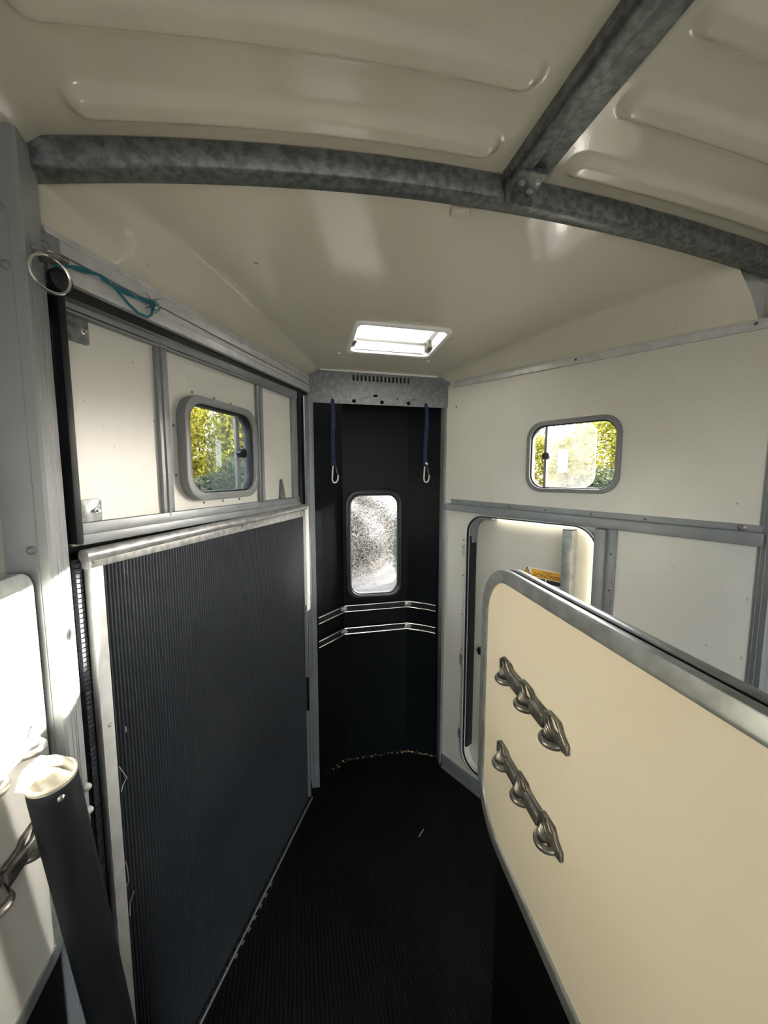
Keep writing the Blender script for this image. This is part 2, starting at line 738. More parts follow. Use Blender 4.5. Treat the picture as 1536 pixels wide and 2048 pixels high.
ss = [-1, -0.96, -0.925, -0.915, -0.88, -0.856, -0.845, -0.81, -0.79] + [-0.76 + 1.52 * i / 40 for i in range(41)] + [0.79, 0.81, 0.845, 0.856, 0.88, 0.915, 0.925, 0.96, 1]
grid = []
NT = 60
for i in range(NT + 1):
    grid.append([b2.verts.new(nose_pt(i / NT, s)) for s in ss])
for A, B in zip(grid, grid[1:]):
    for i in range(len(ss) - 1):
        b2.faces.new((A[i], A[i + 1], B[i + 1], B[i]))
# cut the hatch hole along clean lines
for co, no in (((SKY[0], 0, 0), (1, 0, 0)), ((SKY[1], 0, 0), (1, 0, 0)), ((0, SKY[2], 0), (0, 1, 0)), ((0, SKY[3], 0), (0, 1, 0))):
    bmesh.ops.bisect_plane(b2, geom=list(b2.verts) + list(b2.edges) + list(b2.faces), plane_co=co, plane_no=no)
kill = [f for f in b2.faces if SKY[0] < f.calc_center_median().x < SKY[1] and SKY[2] < f.calc_center_median().y < SKY[3]]
bmesh.ops.delete(b2, geom=kill, context='FACES')
ceil.add(b2)
ceiling = ceil.build('ceiling', 'ceiling_grp', ang=60)
tag(ceiling, kind='structure')
# outer skin so that no daylight leaks in
m = MB()
m.slab([(-0.47, -1.8, 2.12), (1.25, -1.8, 2.12), (1.25, 0.80, 2.12), (-0.47, 0.80, 2.12)],
       [(-0.47, -1.8, 2.14), (1.25, -1.8, 2.14), (1.25, 0.80, 2.14), (-0.47, 0.80, 2.14)])
HZ = 2.100
outer = [(-0.50, 0.79), (1.28, 0.79), (0.78, 1.92), (0.0, 1.92)]
sq = [(SKY[0] - 0.01, SKY[2] - 0.01), (SKY[1] + 0.01, SKY[2] - 0.01), (SKY[1] + 0.01, SKY[3] + 0.01), (SKY[0] - 0.01, SKY[3] + 0.01)]
for i in range(4):
    a, b_, c, d = outer[i], outer[(i + 1) % 4], sq[(i + 1) % 4], sq[i]
    m.slab([(*p, HZ) for p in (a, b_, c, d)], [(*p, HZ + 0.02) for p in (a, b_, c, d)])
m.box(WD, -0.50, -0.44, -1.8, 0.78, 1.99, 2.14, 0)
m.box(WD, 1.22, 1.28, -1.8, 0.78, 1.99, 2.14, 0)
m.box(WL, -0.03, 1.05, -0.07, -0.035, 1.84, 2.10, 0)
m.box(WR, -0.03, 1.05, -0.07, -0.035, 1.84, 2.10, 0)
m.build('roof_skin', 'white_plastic', ceiling)

# ------------------------------------------------------------------ roof hatch
cx0, cx1, cy0, cy1 = SKY
hatch = empty('window_3', ((cx0 + cx1) / 2, (cy0 + cy1) / 2, 1.965), kind='structure')


class FlatF:
    """horizontal frame: u = x, 'z' = y, n = down"""

    def __init__(s, z):
        s.z = z
        s.n = Vector((0, 0, -1))

    def P(s, u, n, z):
        # the nose roof falls gently forward
        zz = s.z - 0.072 * (z - 1.335)
        return Vector((u, z, zz - n))


FH = FlatF(1.994)
m = MB()
ro = rrect(cx0 - 0.006, cx1 + 0.006, cy0 - 0.006, cy1 + 0.006, 0.028)
ri = rrect(cx0 + 0.010, cx1 - 0.010, cy0 + 0.010, cy1 - 0.010, 0.022)
m.plate(FH, [ro, ri], -0.012, 0.002, 0.002)
m.build('frame_flange', 'white_plastic', hatch)
m = MB()
ro2 = rrect(cx0 - 0.0, cx1 + 0.0, cy0 - 0.0, cy1 + 0.0, 0.026)
m.plate(FH, [ro2, ri], -0.085, -0.006, 0.001)
m.build('reveal', 'white_plastic', hatch)
m = MB()
ri2 = rrect(cx0 + 0.026, cx1 - 0.026, cy0 + 0.026, cy1 - 0.026, 0.016)
m.plate(FH, [rrect(cx0 + 0.008, cx1 - 0.008, cy0 + 0.008, cy1 - 0.008, 0.02), ri2], -0.060, -0.045, 0.003)
m.build('lid_frame', 'white_plastic', hatch)
m = MB()
m.plate(FH, [rrect(cx0 + 0.004, cx1 - 0.004, cy0 + 0.004, cy1 - 0.004, 0.02)], -0.075, -0.070, 0)
m.build('pane', 'milk_dome', hatch)
m = MB()
cxm = 0.375
for ax, ay in ((cx0 + 0.03, cy1 - 0.04), (cx0 + 0.13, cy0 + 0.05), (cx1 - 0.09, cy0 + 0.07), (cxm + 0.01, 1.42)):
    m.tube([FH.P(cxm, -0.066, 1.355), FH.P(ax, -0.066, ay)], 0.0022, 6)
m.lathe(FH.P(cxm, -0.068, 1.355), (0, 0, -1), [(0, 0.008), (0.004, 0.008), (0.006, 0.004), (0.006, 0)], 12)
m.build('moulded_ribs', 'white_plastic', hatch)
for ux in (cx0 + 0.018, cx1 - 0.018):
    m = MB()
    m.box(FH, ux - 0.009, ux + 0.009, -0.045, -0.010, 1.455, 1.490, 0.003)
    m.lathe(FH.P(ux, -0.018, 1.452), (1, 0, 0), [(-0.010, 0.008), (0.010, 0.008)], 12)
    m.build('hinge', 'cast_metal', hatch)
for ux, uy in ((cx0 - 0.03, 1.530), (cx1 + 0.012, 1.545)):
    m = MB()
    m.lathe(FH.P(ux, 0.004, uy), (0, 0, -1), [(-0.006, 0.011), (0.0, 0.011), (0.003, 0.008), (0.003, 0)], 14)
    m.build('cover_cap', 'ceiling_grp', hatch)

# ------------------------------------------------------------------ arched beam and centre beam
m = MB()
N = 48
x0, x1 = -0.405, 1.215
bm2 = bmesh.new()
sec = []
for i in range(N + 1):
    x = x0 + (x1 - x0) * i / N
    z = zarch(x)
    sec.append([bm2.verts.new(p) for p in ((x, 0.729, z + 0.004), (x, 0.733, z), (x, 0.766, z), (x, 0.770, z + 0.004), (x, 0.770, z + 0.043), (x, 0.729, z + 0.043))])
for A, B in zip(sec, sec[1:]):
    for j in range(6):
        bm2.faces.new((A[j], A[(j + 1) % 6], B[(j + 1) % 6], B[j]))
bm2.faces.new(sec[0])
bm2.faces.new(sec[-1][::-1])
bmesh.ops.recalc_face_normals(bm2, faces=bm2.faces)
m.add(bm2)
tag(m.build('arch_beam', 'galvanised', ang=60), 'galvanised steel beam arching across the ceiling between the two near posts', 'beam')

zc = zarch(0.45)
cb = empty('centre_beam', (0.449, 0.70, zc + 0.02), 'straight galvanised ceiling beam running back from the middle of the arched beam', 'beam')
m = MB()
m.box(WD, 0.411, 0.487, -1.74, 0.727, zc + 0.026, zc + 0.054, 0.003)
m.box(WD, 0.418, 0.444, -1.74, 0.722, zc + 0.018, zc + 0.028, 0.003)
m.build('channel', 'galvanised', cb)
m = MB()
m.slab([(0.420, 0.675, zc + 0.014), (0.478, 0.675, zc + 0.014), (0.480, 0.728, zc + 0.014), (0.414, 0.728, zc + 0.014)],
       [(0.424, 0.675, zc + 0.026), (0.474, 0.675, zc + 0.026), (0.480, 0.728, zc + 0.026), (0.414, 0.728, zc + 0.026)], 0.003)
m.slab([(0.418, 0.722, zc - 0.012), (0.476, 0.722, zc - 0.012), (0.476, 0.729, zc - 0.012), (0.418, 0.729, zc - 0.012)],
       [(0.418, 0.722, zc + 0.020), (0.476, 0.722, zc + 0.020), (0.476, 0.729, zc + 0.020), (0.418, 0.729, zc + 0.020)], 0.002)
m.build('end_bracket', 'galvanised', cb)
for x, y in ((0.438, 0.700), (0.466, 0.690), (0.466, 0.716)):
    m = MB()
    m.lathe((x, y, zc + 0.014), (0, 0, -1), [(-0.002, 0.0075), (0.003, 0.0075), (0.006, 0.004), (0.006, 0)], 12)
    m.build('bolt', 'bright_galvanised', cb)
# small clear clip stuck to the ceiling beside the arch
m = MB()
m.slab([(0.325, 0.772, 2.043), (0.362, 0.772, 2.045), (0.372, 0.790, 2.046), (0.330, 0.797, 2.044)],
       [(0.325, 0.772, 2.058), (0.362, 0.772, 2.059), (0.372, 0.790, 2.059), (0.330, 0.797, 2.058)], 0.002)
tag(m.build('ceiling_clip', 'ceiling_grp'), 'small cream tab on the front ceiling against the arched beam', 'clip')


# ------------------------------------------------------------------ near posts
def near_post(mir, label):
    def X(p):
        return (0.806 - p[0], p[1]) if mir else p
    prof = [(-0.47, 0.70), (-0.440, 0.6885), (-0.382, 0.6885), (-0.3785, 0.692), (-0.3855, 0.742), (-0.390, 0.757), (-0.43, 0.765), (-0.47, 0.765)]
    pr = [X(p) for p in prof]
    e = empty('corner_post', (*X((-0.41, 0.72)), 0), label, 'post')
    m = MB()
    m.slab([(*p, 0) for p in pr], [(*p, zarch(-0.40) + 0.03) for p in pr])
    m.build('column', 'post_aluminium', e)
    # ribs of the extrusion
    m = MB()
    for t in (0.30, 0.55, 0.70):
        a = X((-0.3785 + (-0.007) * t, 0.692 + 0.050 * t))
        m.tube([(a[0], a[1], 0.01), (a[0], a[1], 1.86)], 0.0012, 6)
    a = X((-0.396, 0.6885))
    m.tube([(a[0], a[1], 0.01), (a[0], a[1], 1.9)], 0.0012, 6)
    m.build('extrusion_rib', 'post_aluminium', e)
    return e


pl = near_post(False, 'near left aluminium corner post holding the metal ring and blue twine')
pr = near_post(True, 'near right aluminium corner post at the edge of the photo')
PF = Frame((0, 0.6885), 90, 180)
for u, z in ((-0.404, 1.805), (-0.406, 1.885), (-0.404, 1.383)):
    rivet(pl, PF, u, 0.0, z, 0.0075, 'painted_aluminium', 0.004)
# top plate with bolt over the rail end and rivet below
m = MB()
m.box(WL, -0.012, 0.036, 0.004, 0.012, 1.815, 1.895, 0.001)
m.build('joint_plate', 'painted_aluminium', pl)
rivet(pl, WL, 0.012, 0.012, 1.872, 0.007, 'painted_aluminium', 0.004)
PW = Frame((-0.379, 0.692), -8, 82)
rivet(pl, PW, 0.018, 0.0, 1.842, 0.006, 'bright_metal', 0.004)
rivet(pl, PW, 0.047, 0.002, 0.934, 0.0075, 'pale_aluminium', 0.008)
rivet(pl, PW, 0.047, 0.002, 0.888, 0.0075, 'pale_aluminium', 0.008)

# tie ring on an eye plate, and the twine tied to it
ring = empty('tie_ring', (-0.36, 0.735, 1.838), 'loose round metal ring hanging from an eye on the near left post', 'ring')
m = MB()
m.box(PW, 0.012, 0.048, 0.0, 0.003, 1.800, 1.850, 0.002)
m.build('eye_plate', 'painted_aluminium', ring)
m = MB()
eye = [PW.P(0.026 + 0.010 * math.cos(a), 0.004 + 0.036 * math.sin(a), 1.836) for a in [math.pi * i / 14 for i in range(15)]]
m.tube(eye, 0.0042, 10)
m.build('eye', 'cast_metal', ring)
m = MB()
c = Vector((-0.360, 0.712, 1.808))
a1 = Vector((0.55, 0.82, 0)).normalized()
m.tube([c + a1 * 0.0265 * math.cos(t) + Vector((0, 0, 1)) * 0.0265 * math.sin(t) for t in [2 * math.pi * i / 40 for i in range(40)]], 0.0023, 8, closed=True)
m.build('ring', 'bright_metal', ring)
m = MB()
m.lathe(WL.P(0.024, 0.0165, 1.822), WL.n, [(0, 0.0175), (0.010, 0.018), (0.014, 0.013), (0.015, 0)], 22)
m.build('rubber_stop', 'black_rubber', ring)

tw = MB()


def lerp3(pts, k):
    out = []
    n_ = len(pts) - 1
    for i in range(k + 1):
        t = i / k * n_
        j = min(int(t), n_ - 1)
        f = t - j
        f = f * f * (3 - 2 * f) * 0.3 + f * 0.7
        out.append(Vector(pts[j]).lerp(Vector(pts[j + 1]), f))
    return out


TA = WL.P(0.012, 0.024, 1.843)


def WLp(u, n, z):
    return WL.P(u, n, z)


for k in range(4):
    o = Vector((random.uniform(-1, 1), random.uniform(-1, 1), random.uniform(-1, 1))) * 0.0022
    pts = lerp3([TA, WLp(0.050, 0.022, 1.856), WLp(0.096, 0.021, 1.867), WLp(0.120, 0.022, 1.860), WLp(0.170, 0.022, 1.861), WLp(0.218, 0.022, 1.868)], 26)
    tw.tube([p + o + Vector((0, 0, 0.0015)) * math.sin(i * 1.1 + k * 1.6) for i, p in enumerate(pts)], 0.0019, 6)
pts = lerp3([WLp(0.120, 0.022, 1.860), WLp(0.151, 0.023, 1.838), WLp(0.173, 0.023, 1.829), WLp(0.196, 0.023, 1.830), WLp(0.208, 0.023, 1.840), WLp(0.216, 0.022, 1.862)], 24)
tw.tube(pts, 0.0020, 6)
tw.tube([p + Vector((0.001, 0, 0.002)) for p in pts], 0.0013, 6)
for k in range(22):
    s0 = WLp(0.214 + random.uniform(-0.008, 0.007), 0.023, 1.862 + random.uniform(-0.018, 0.012))
    d = Vector((random.uniform(-0.6, 1), random.uniform(-0.6, 1), random.uniform(-0.6, 1.2))).normalized()
    L = random.uniform(0.008, 0.020)
    tw.tube([s0, s0 + d * L * 0.5, s0 + d * L + Vector((0, 0, 0.002))], [0.0010, 0.0008, 0.0004], 5)
tag(tw.build('baling_twine', 'teal_twine'), 'frayed teal baling twine tied to the ring and trailing along the left rail', 'twine')

# ------------------------------------------------------------------ left nose wall
# top rail
tr = empty('top_rail', WL.P(0.5, 0, 1.85), 'grooved pale aluminium rail along the top of the left door wall', 'rail')
m = MB()


def ribbon(m, F, u0, u1, n0, n1, za0, zb0, za1, zb1, b=0.001):
    """a bar whose height may change from its near end (za0,zb0) to its far end"""
    P = F.P
    m.slab([P(u0, n0, za0), P(u1, n0, za1), P(u1, n1, za1), P(u0, n1, za0)],
           [P(u0, n0, zb0), P(u1, n0, zb1), P(u1, n1, zb1), P(u0, n1, zb0)], b)


ribbon(m, WL, 0.014, 1.035, -0.03, 0.010, 1.872, 1.905, 1.885, 1.922)
ribbon(m, WL, 0.014, 1.035, 0.008, 0.013, 1.893, 1.897, 1.907, 1.911)
m.build('upper_channel', 'pale_aluminium', tr)
m = MB()
ribbon(m, WL, 0.014, 1.035, -0.03, 0.013, 1.829, 1.868, 1.852, 1.881, 0.003)
ribbon(m, WL, 0.014, 1.035, 0.010, 0.016, 1.852, 1.857, 1.868, 1.872)
m.build('lower_channel', 'pale_aluminium', tr)
m = MB()
ribbon(m, WL, 0.014, 1.035, -0.03, 0.004, 1.860, 1.880, 1.876, 1.890, 0)
ribbon(m, WL, 0.014, 1.035, -0.03, 0.000, 1.800, 1.835, 1.84, 1.862, 0)
m.build('black_seal', 'black_rubber', tr)

# upper door leaf
d1 = empty('door_1', WL.P(0.46, 0, 1.38), kind='structure')
m = MB()
hole = rrect(0.318, 0.606, 1.447, 1.692, 0.055)
m.plate(WL, [[(0.035, 1.37), (0.945, 1.37), (0.945, 1.85), (0.035, 1.815)], hole], -0.030, -0.012)
m.build('panel', 'white_panel', d1)
m = MB()
ribbon(m, WL, 0.040, 0.945, -0.025, 0.000, 1.792, 1.812, 1.812, 1.838, 0.002)
ribbon(m, WL, 0.040, 0.935, -0.020, 0.003, 1.784, 1.788, 1.806, 1.811)
m.box(WL, 0.898, 0.938, -0.025, 0.000, 1.40, 1.825, 0.002)
m.box(WL, 0.040, 0.945, -0.025, 0.001, 1.390, 1.412, 0.002)
m.box(WL, 0.040, 0.945, -0.025, 0.005, 1.372, 1.391, 0.002)
m.build('leaf_frame', 'painted_aluminium', d1)
for u0, u1 in ((0.240, 0.272), (0.650, 0.684)):
    m = MB()
    m.box(WL, u0, u1, -0.014, -0.002, 1.405, 1.80, 0.002)
    m.box(WL, u0 + 0.011, u0 + 0.016, -0.004, 0.002, 1.405, 1.80, 0.001)
    m.build('stiffener', 'painted_aluminium', d1)
m = MB()
m.box(WL, 0.938, 0.990, -0.04, -0.006, 1.36, 1.875, 0.002)
m.box(WL, 0.944, 0.962, -0.04, 0.006, 1.38, 1.855, 0.003)
m.box(WL, 0.030, 0.043, -0.04, 0.006, 1.375, 1.830, 0.003)
m.build('door_seal', 'black_rubber', d1)
for k, (z0, z1) in enumerate(((1.740, 1.786), (1.410, 1.455))):
    m = MB()
    m.plate(WL, [rrect(0.042, 0.092, z0, z1, (0.001, 0.006, 0.006, 0.001) if k else (0.001, 0.006, 0.001, 0.001))], -0.012, -0.008, 0.0008)
    pt = m.build('hinge_plate', 'galvanised', d1)
    mb = MB()
    mb.lathe(WL.P(0.080, -0.009, z0 + 0.022), WL.n, [(0, 0.0045), (0.003, 0.0045), (0.003, 0.003), (0.010, 0.003), (0.010, 0)], 10)
    mb.build('bolt', 'bright_metal', pt)
m = MB()
m.slab([WL.P(0.790, -0.010, 1.412), WL.P(0.834, -0.010, 1.412), WL.P(0.834, -0.004, 1.412), WL.P(0.790, -0.004, 1.412)],
       [WL.P(0.802, -0.010, 1.485), WL.P(0.814, -0.010, 1.485), WL.P(0.814, -0.006, 1.485), WL.P(0.802, -0.006, 1.485)], 0.001)
m.build('latch_bracket', 'galvanised', d1)


def slide_window(F, parent, root, u0, u1, z0, z1, fw, n0, n1, mull, knob_u, knob_z, pane_mat, slide, sticker, knob_out):
    """rounded window with a rubber-grey frame, two panes, a sliding mullion and a round knob"""
    if root is None:
        fr_ = None
    m = MB()
    ro = rrect(u0, u1, z0, z1, 0.062)
    ri = rrect(u0 + fw, u1 - fw, z0 + fw, z1 - fw, 0.052)
    m.plate(F, [ro, ri], n0, n1, 0.003)
    wf = m.build('window_frame', 'grey_window_frame', parent)
    m = MB()
    m.plate(F, [rrect(u0 + fw * 0.6, u1 - fw * 0.6, z0 + fw * 0.6, z1 - fw * 0.6, 0.056), rrect(u0 + fw + 0.004, u1 - fw - 0.004, z0 + fw + 0.004, z1 - fw - 0.004, 0.050)], n0 - 0.012, n1 - 0.010, 0.001)
    m.build('inner_gasket', 'black_rubber', wf)
    m = MB()
    m.plate(F, [rrect(u0 + fw * 0.8, u1 - fw * 0.8, z0 + fw * 0.8, z1 - fw * 0.8, 0.05)], n0 - 0.010, n0 - 0.007, 0)
    m.build('pane', 'clear_pane', wf)
    m = MB()
    m.plate(F, [rrect(slide[0], slide[1], z0 + fw + 0.003, z1 - fw - 0.003, slide[2])], n0 - 0.003, n0 - 0.0005, 0)
    m.build('sliding_pane', pane_mat, wf)
    m = MB()
    m.box(F, mull[0], mull[1], n0 - 0.006, n0 + 0.003, z0 + fw, z1 - fw, 0.001)
    m.build('mullion', 'grey_window_frame', wf)
    m = MB()
    m.lathe(F.P(knob_u, n0, knob_z), F.n, [(0, 0.008), (0.008, 0.008), (0.009, 0.0140), (0.020, 0.0150), (0.025, 0.0140), (0.025, 0.009), (0.022, 0.008), (0.022, 0)], 22)
    m.build('knob', 'black_plastic', wf)
    if sticker:
        m = MB()
        m.box(F, sticker[0], sticker[1], n0 - 0.0002, n0 + 0.0006, sticker[2], sticker[3], 0)
        m.build('sticker', 'window_sticker', wf)
    # little plugs round the frame
    return wf


wf1 = slide_window(WL, d1, None, 0.300, 0.622, 1.434, 1.704, 0.019, -0.014, 0.014, (0.541, 0.556), 0.547, 1.568, 'tinted_pane',
                   (0.410, 0.60, (0.05, 0.01, 0.01, 0.05)), (0.445, 0.470, 1.525, 1.600), 1)
for u, z in ((0.360, 1.713), (0.445, 1.714), (0.520, 1.713), (0.291, 1.62), (0.291, 1.50), (0.385, 1.426), (0.465, 1.426), (0.545, 1.426)):
    rivet(d1, WL, u, -0.012, z, 0.0035, 'grey_window_frame', 0.003, 'screw')

# front ramp, closed, with its ribbed rubber mat
rp = empty('front_ramp', WL.P(0.5, 0, 0), 'closed front unloading ramp lined with ribbed dark rubber under a worn metal bar', 'ramp')
m = MB()
b2 = bmesh.new()
u = 0.076
prev = None
NB_ = []
while u < 0.984:
    for du, dn in ((0, -0.0105), (0.0022, -0.0070), (0.0050, -0.0070), (0.0072, -0.0105)):
        NB_.append((u + du, dn))
    u += 0.0084
for (u, n) in NB_:
    a = b2.verts.new(WL.P(u, n, 0.012))
    c_ = b2.verts.new(WL.P(u, n, 1.340))
    if prev:
        b2.faces.new((prev[0], a, c_, prev[1]))
    prev = (a, c_)
m.add(b2)
mm = m.build('rubber_mat', 'mat_rubber', rp)
m = MB()
m.box(WL, 0.046, 0.985, -0.035, -0.0112, 0.005, 1.352, 0)
m.build('ramp_board', 'dark_gap', rp)
m = MB()
m.tube([WL.P(0.040, 0.004, 1.352), WL.P(0.984, 0.004, 1.366)], 0.0125, 14)
m.box(WL, 0.044, 0.984, -0.010, 0.004, 1.326, 1.352, 0.002)
bar_ = m.build('top_bar', 'bright_galvanised', rp)
rivet(rp, WL, 0.53, 0.004, 1.345, 0.004, 'cast_metal', 0.003)
m = MB()
m.plate(WL, [[(0.050, 0.02), (0.076, 0.02), (0.078, 1.345), (0.050, 1.345)]], -0.012, 0.002, 0.001)
m.box(WL, 0.0500, 0.0525, -0.012, 0.0045, 0.02, 1.345, 0)
m.build('edge_strip', 'pale_aluminium', rp)
rivet(rp, WL, 0.066, 0.003, 1.005, 0.0042, 'bright_metal', 0.003)
rivet(rp, WL, 0.058, 0.003, 1.338, 0.0038, 'cast_metal', 0.002)
m = MB()
for z0, z1 in ((0.60, 0.93), (0.02, 0.44)):
    m.box(WL, 0.984, 0.991, -0.02, 0.003, z0, z1, 0.001)
m.build('far_edge', 'painted_aluminium', rp)
m = MB()
z = 0.02
while z < 1.34:
    m.box(WL, 0.032, 0.043, -0.02, -0.006, z, z + 0.0075, 0)
    z += 0.0095
m.box(WL, 0.030, 0.046, -0.03, -0.012, 0.01, 1.345, 0)
m.build('ribbed_seal', 'mat_rubber', rp)
m = MB()
m.tube([WL.P(0.09, 0.004, 0.004), WL.P(1.0, 0.004, 0.004)], 0.0035, 6)
for k in range(7):
    m.box(WL, 0.40 + k * 0.035, 0.412 + k * 0.035, 0.008, 0.014, 0.002, 0.005, 0)
m.build('bottom_edge', 'painted_aluminium', rp)
# torn rubber wisps along the near strip
wisps = [[(0.079, 0.905), (0.087, 0.890), (0.094, 0.868), (0.087, 0.855), (0.080, 0.848)],
         [(0.078, 0.69), (0.084, 0.67), (0.082, 0.64), (0.078, 0.63)],
         [(0.079, 0.56), (0.084, 0.585), (0.092, 0.605)],
         [(0.10, 0.965), (0.103, 0.975)]]
for wps in wisps:
    m = MB()
    m.tube([WL.P(a, 0.003 - 0.004 * (i % 2), b) for i, (a, b) in enumerate(wps)], 0.0009, 5)
    m.build('torn_fibre', 'pale_aluminium', rp)

# wall backing at the left, left open where daylight shows beside the far ramp edge
m = MB()
m.box(WL, -0.03, 0.028, -0.03, -0.012, 0.0, 1.90, 0)
m.box(WL, 0.980, 1.075, -0.06, -0.036, 0.0, 0.945, 0)
m.box(WL, 0.980, 1.075, -0.06, -0.036, 1.345, 1.90, 0)
m.box(WL, 0.0, 1.0, -0.050, -0.036, 1.30, 1.42, 0)
m.box(WL, 0.0, 1.0, -0.050, -0.036, 1.78, 1.90, 0)
tag(m.build('wall_left_nose', 'dark_gap'), kind='structure')

m = MB()
m.box(WL, 1.000, 1.030, -0.10, 0.000, 0.90, 1.36, 0.001)  # white block added to catch daylight, so the gap reads as a bright strip
m.build('added_light_catcher', 'white_plastic', D.objects['wall_left_nose'])

# ------------------------------------------------------------------ far posts
for nm, xa, xb, lab, rv in (('l', 0.046, 0.082, 'slim grey aluminium post left of the black front wall', 0.054),
                            ('r', 0.696, 0.737, 'slim grey aluminium post right of the black front wall', 0.706)):
    e = empty('front_post', ((xa + xb) / 2, 1.72, 0), lab, 'post')
    m = MB()
    m.box(HD, xa, xb, -0.05, -0.001, 0.0, 1.945, 0.003)
    if nm == 'l':
        m.box(HD, xa + 0.013, xa + 0.018, -0.002, 0.003, 0.0, 1.94, 0.0015)
        m.box(HD, xb - 0.004, xb, -0.002, 0.002, 0.0, 1.815, 0.001)
    else:
        m.box(HD, xa, xa + 0.003, -0.002, 0.003, 0.0, 1.815, 0.001)
        m.slab([HD.P(xb, -0.001, 0), HD.P(xb + 0.020, -0.03, 0), HD.P(xb, -0.05, 0)], [HD.P(xb, -0.001, 1.92), HD.P(xb + 0.020, -0.03, 1.92), HD.P(xb, -0.05, 1.92)])
    m.build('column', 'painted_aluminium', e)
    for z in (1.925, 1.84, 1.60, 1.43, 1.36, 1.24, 1.05, 0.85, 0.6, 0.35):
        rivet(e, HD, rv if nm == 'l' else rv, 0.0, z, 0.003, 'bright_metal', 0.002)
    if nm == 'l':
        for z in (0.985, 0.945):
            rivet(e, HD, 0.050, 0.003, z - 0.02 + 0.0, 0.006, 'pale_aluminium', 0.008)
    else:
        m = MB()
        m.lathe(HD.P(0.722, -0.012, 1.915), (0, 0, 1), [(0, 0.025), (0.022, 0.025), (0.032, 0.020), (0.037, 0.01), (0.038, 0)], 24)
        m.build('rounded_cap', 'painted_aluminium', e)
        m = MB()
        m.box(HD, 0.716, 0.744, -0.002, 0.012, 1.430, 1.512, 0.004)
        m.lathe(HD.P(0.730, 0.012, 1.455), HD.n, [(0, 0.006), (0.003, 0.006), (0.003, 0)], 12)
        m.box(HD, 0.722, 0.738, 0.012, 0.016, 1.475, 1.500, 0.002)
        m.build('plastic_latch', 'grey_window_frame', e)

# ------------------------------------------------------------------ header panel with vents and keyholes
hd = empty('vent_header', (0.39, 1.70, 1.815), 'galvanised header panel with a row of vent slots above the black wall', 'panel')
loops = [[(0.066, 1.955), (0.066, 1.816)]]
key = 0.1665
loops[0] += [(key - 0.007, 1.816), (key - 0.007, 1.829)] + [(key - 0.0075 * math.cos(a), 1.829 + 0.0075 * math.sin(a)) for a in [math.pi * i / 8 for i in range(1, 8)]] + [(key + 0.007, 1.829), (key + 0.007, 1.816)]
k2 = 0.600
loops[0] += [(k2 - 0.006, 1.816), (k2 - 0.006, 1.829)] + [(k2 - 0.0065 * math.cos(a), 1.829 + 0.0065 * math.sin(a)) for a in [math.pi * i / 8 for i in range(1, 8)]] + [(k2 + 0.006, 1.829), (k2 + 0.006, 1.816)]
loops[0] += [(0.712, 1.816), (0.712, 1.952)]
for i in range(15):
    u = 0.261 + i * 0.0181
    loops.append(rrect(u - 0.0048, u + 0.0048, 1.917, 1.944, 0.0046, 4))
for u in (0.262, 0.390, 0.515):
    loops.append(circ(u, 1.829, 0.0088))
for u, z in ((0.228, 1.846), (0.314, 1.846), (0.462, 1.846), (0.543, 1.848)):
    loops.append(circ(u, z, 0.0028, 10))
loops.append(circ(0.112, 1.870, 0.005, 12))
loops.append(rrect(0.350, 0.370, 1.851, 1.861, 0.0048, 4))
m = MB()
m.plate(HD, loops, 0.0, 0.004)
m.build('sheet', 'header_galvanised', hd)
m = MB()
m.box(HD, 0.10, 0.68, -0.06, -0.05, 1.86, 1.99, 0)
m.build('duct_back', 'dark_gap', hd)
for z in (1.905, 1.835):
    rivet(hd, HD, 0.076, 0.004, z, 0.0035, 'bright_metal', 0.002)
m = MB()
m.tube([HD.P(0.112, 0.002, 1.866), HD.P(0.112, 0.002, 1.874)], 0.002, 6)
m.build('peg', 'bright_metal', hd)
m = MB()
ribbon(m, HD, 0.115, 0.655, -0.01, 0.004, 1.952, 1.963, 1.950, 1.961, 0.002)
m.build('ceiling_lip', 'white_plastic', hd)

# ------------------------------------------------------------------ black front wall in three facets
m = MB()
m.box(NA, -0.01, 0.200, -0.02, 0.0, -0.02, 1.99, 0)
m.box(NB, 0.0, 0.190, -0.02, 0.0, -0.02, 1.99, 0)
wh = rrect(0.028, 0.292, 0.88, 1.412, 0.062)
m.plate(NF, [[(-0.004, -0.02), (0.336, -0.02), (0.336, 1.99), (-0.004, 1.99)], wh], -0.02, 0.0)
tag(m.build('wall_front', 'black_nose'), kind='structure')
w3 = empty('window_2', NF.P(0.158, 0, 0.86), kind='structure')
m = MB()
m.plate(NF, [rrect(0.012, 0.303, 0.860, 1.432, 0.072), rrect(0.037, 0.283, 0.893, 1.402, 0.052)], -0.01, 0.016, 0.007)
fr3 = m.build('rubber_surround', 'black_plastic', w3)
m = MB()
m.plate(NF, [rrect(0.030, 0.290, 0.886, 1.409, 0.056), rrect(0.041, 0.279, 0.897, 1.398, 0.050)], -0.02, 0.006, 0.001)
m.build('inner_lip', 'black_rubber', w3)
m = MB()
m.plate(NF, [rrect(0.034, 0.286, 0.890, 1.405, 0.052)], -0.012, -0.010, 0)
m.build('pane', 'crackled_acrylic', w3)
# twig caught on the wall beside the window
m = MB()
m.tube([NF.P(-0.028, 0.012, 1.398), NF.P(-0.034, 0.016, 1.365), NF.P(-0.034, 0.016, 1.335)], 0.0015, 6)
m.tube([NF.P(-0.034, 0.014, 1.352), NF.P(-0.060, 0.006, 1.356), NF.P(-0.078, 0.004, 1.366)], 0.0008, 5)
tag(m.build('twig', 'cast_metal'), 'thin pale twig caught on the black wall left of the front window', 'twig')

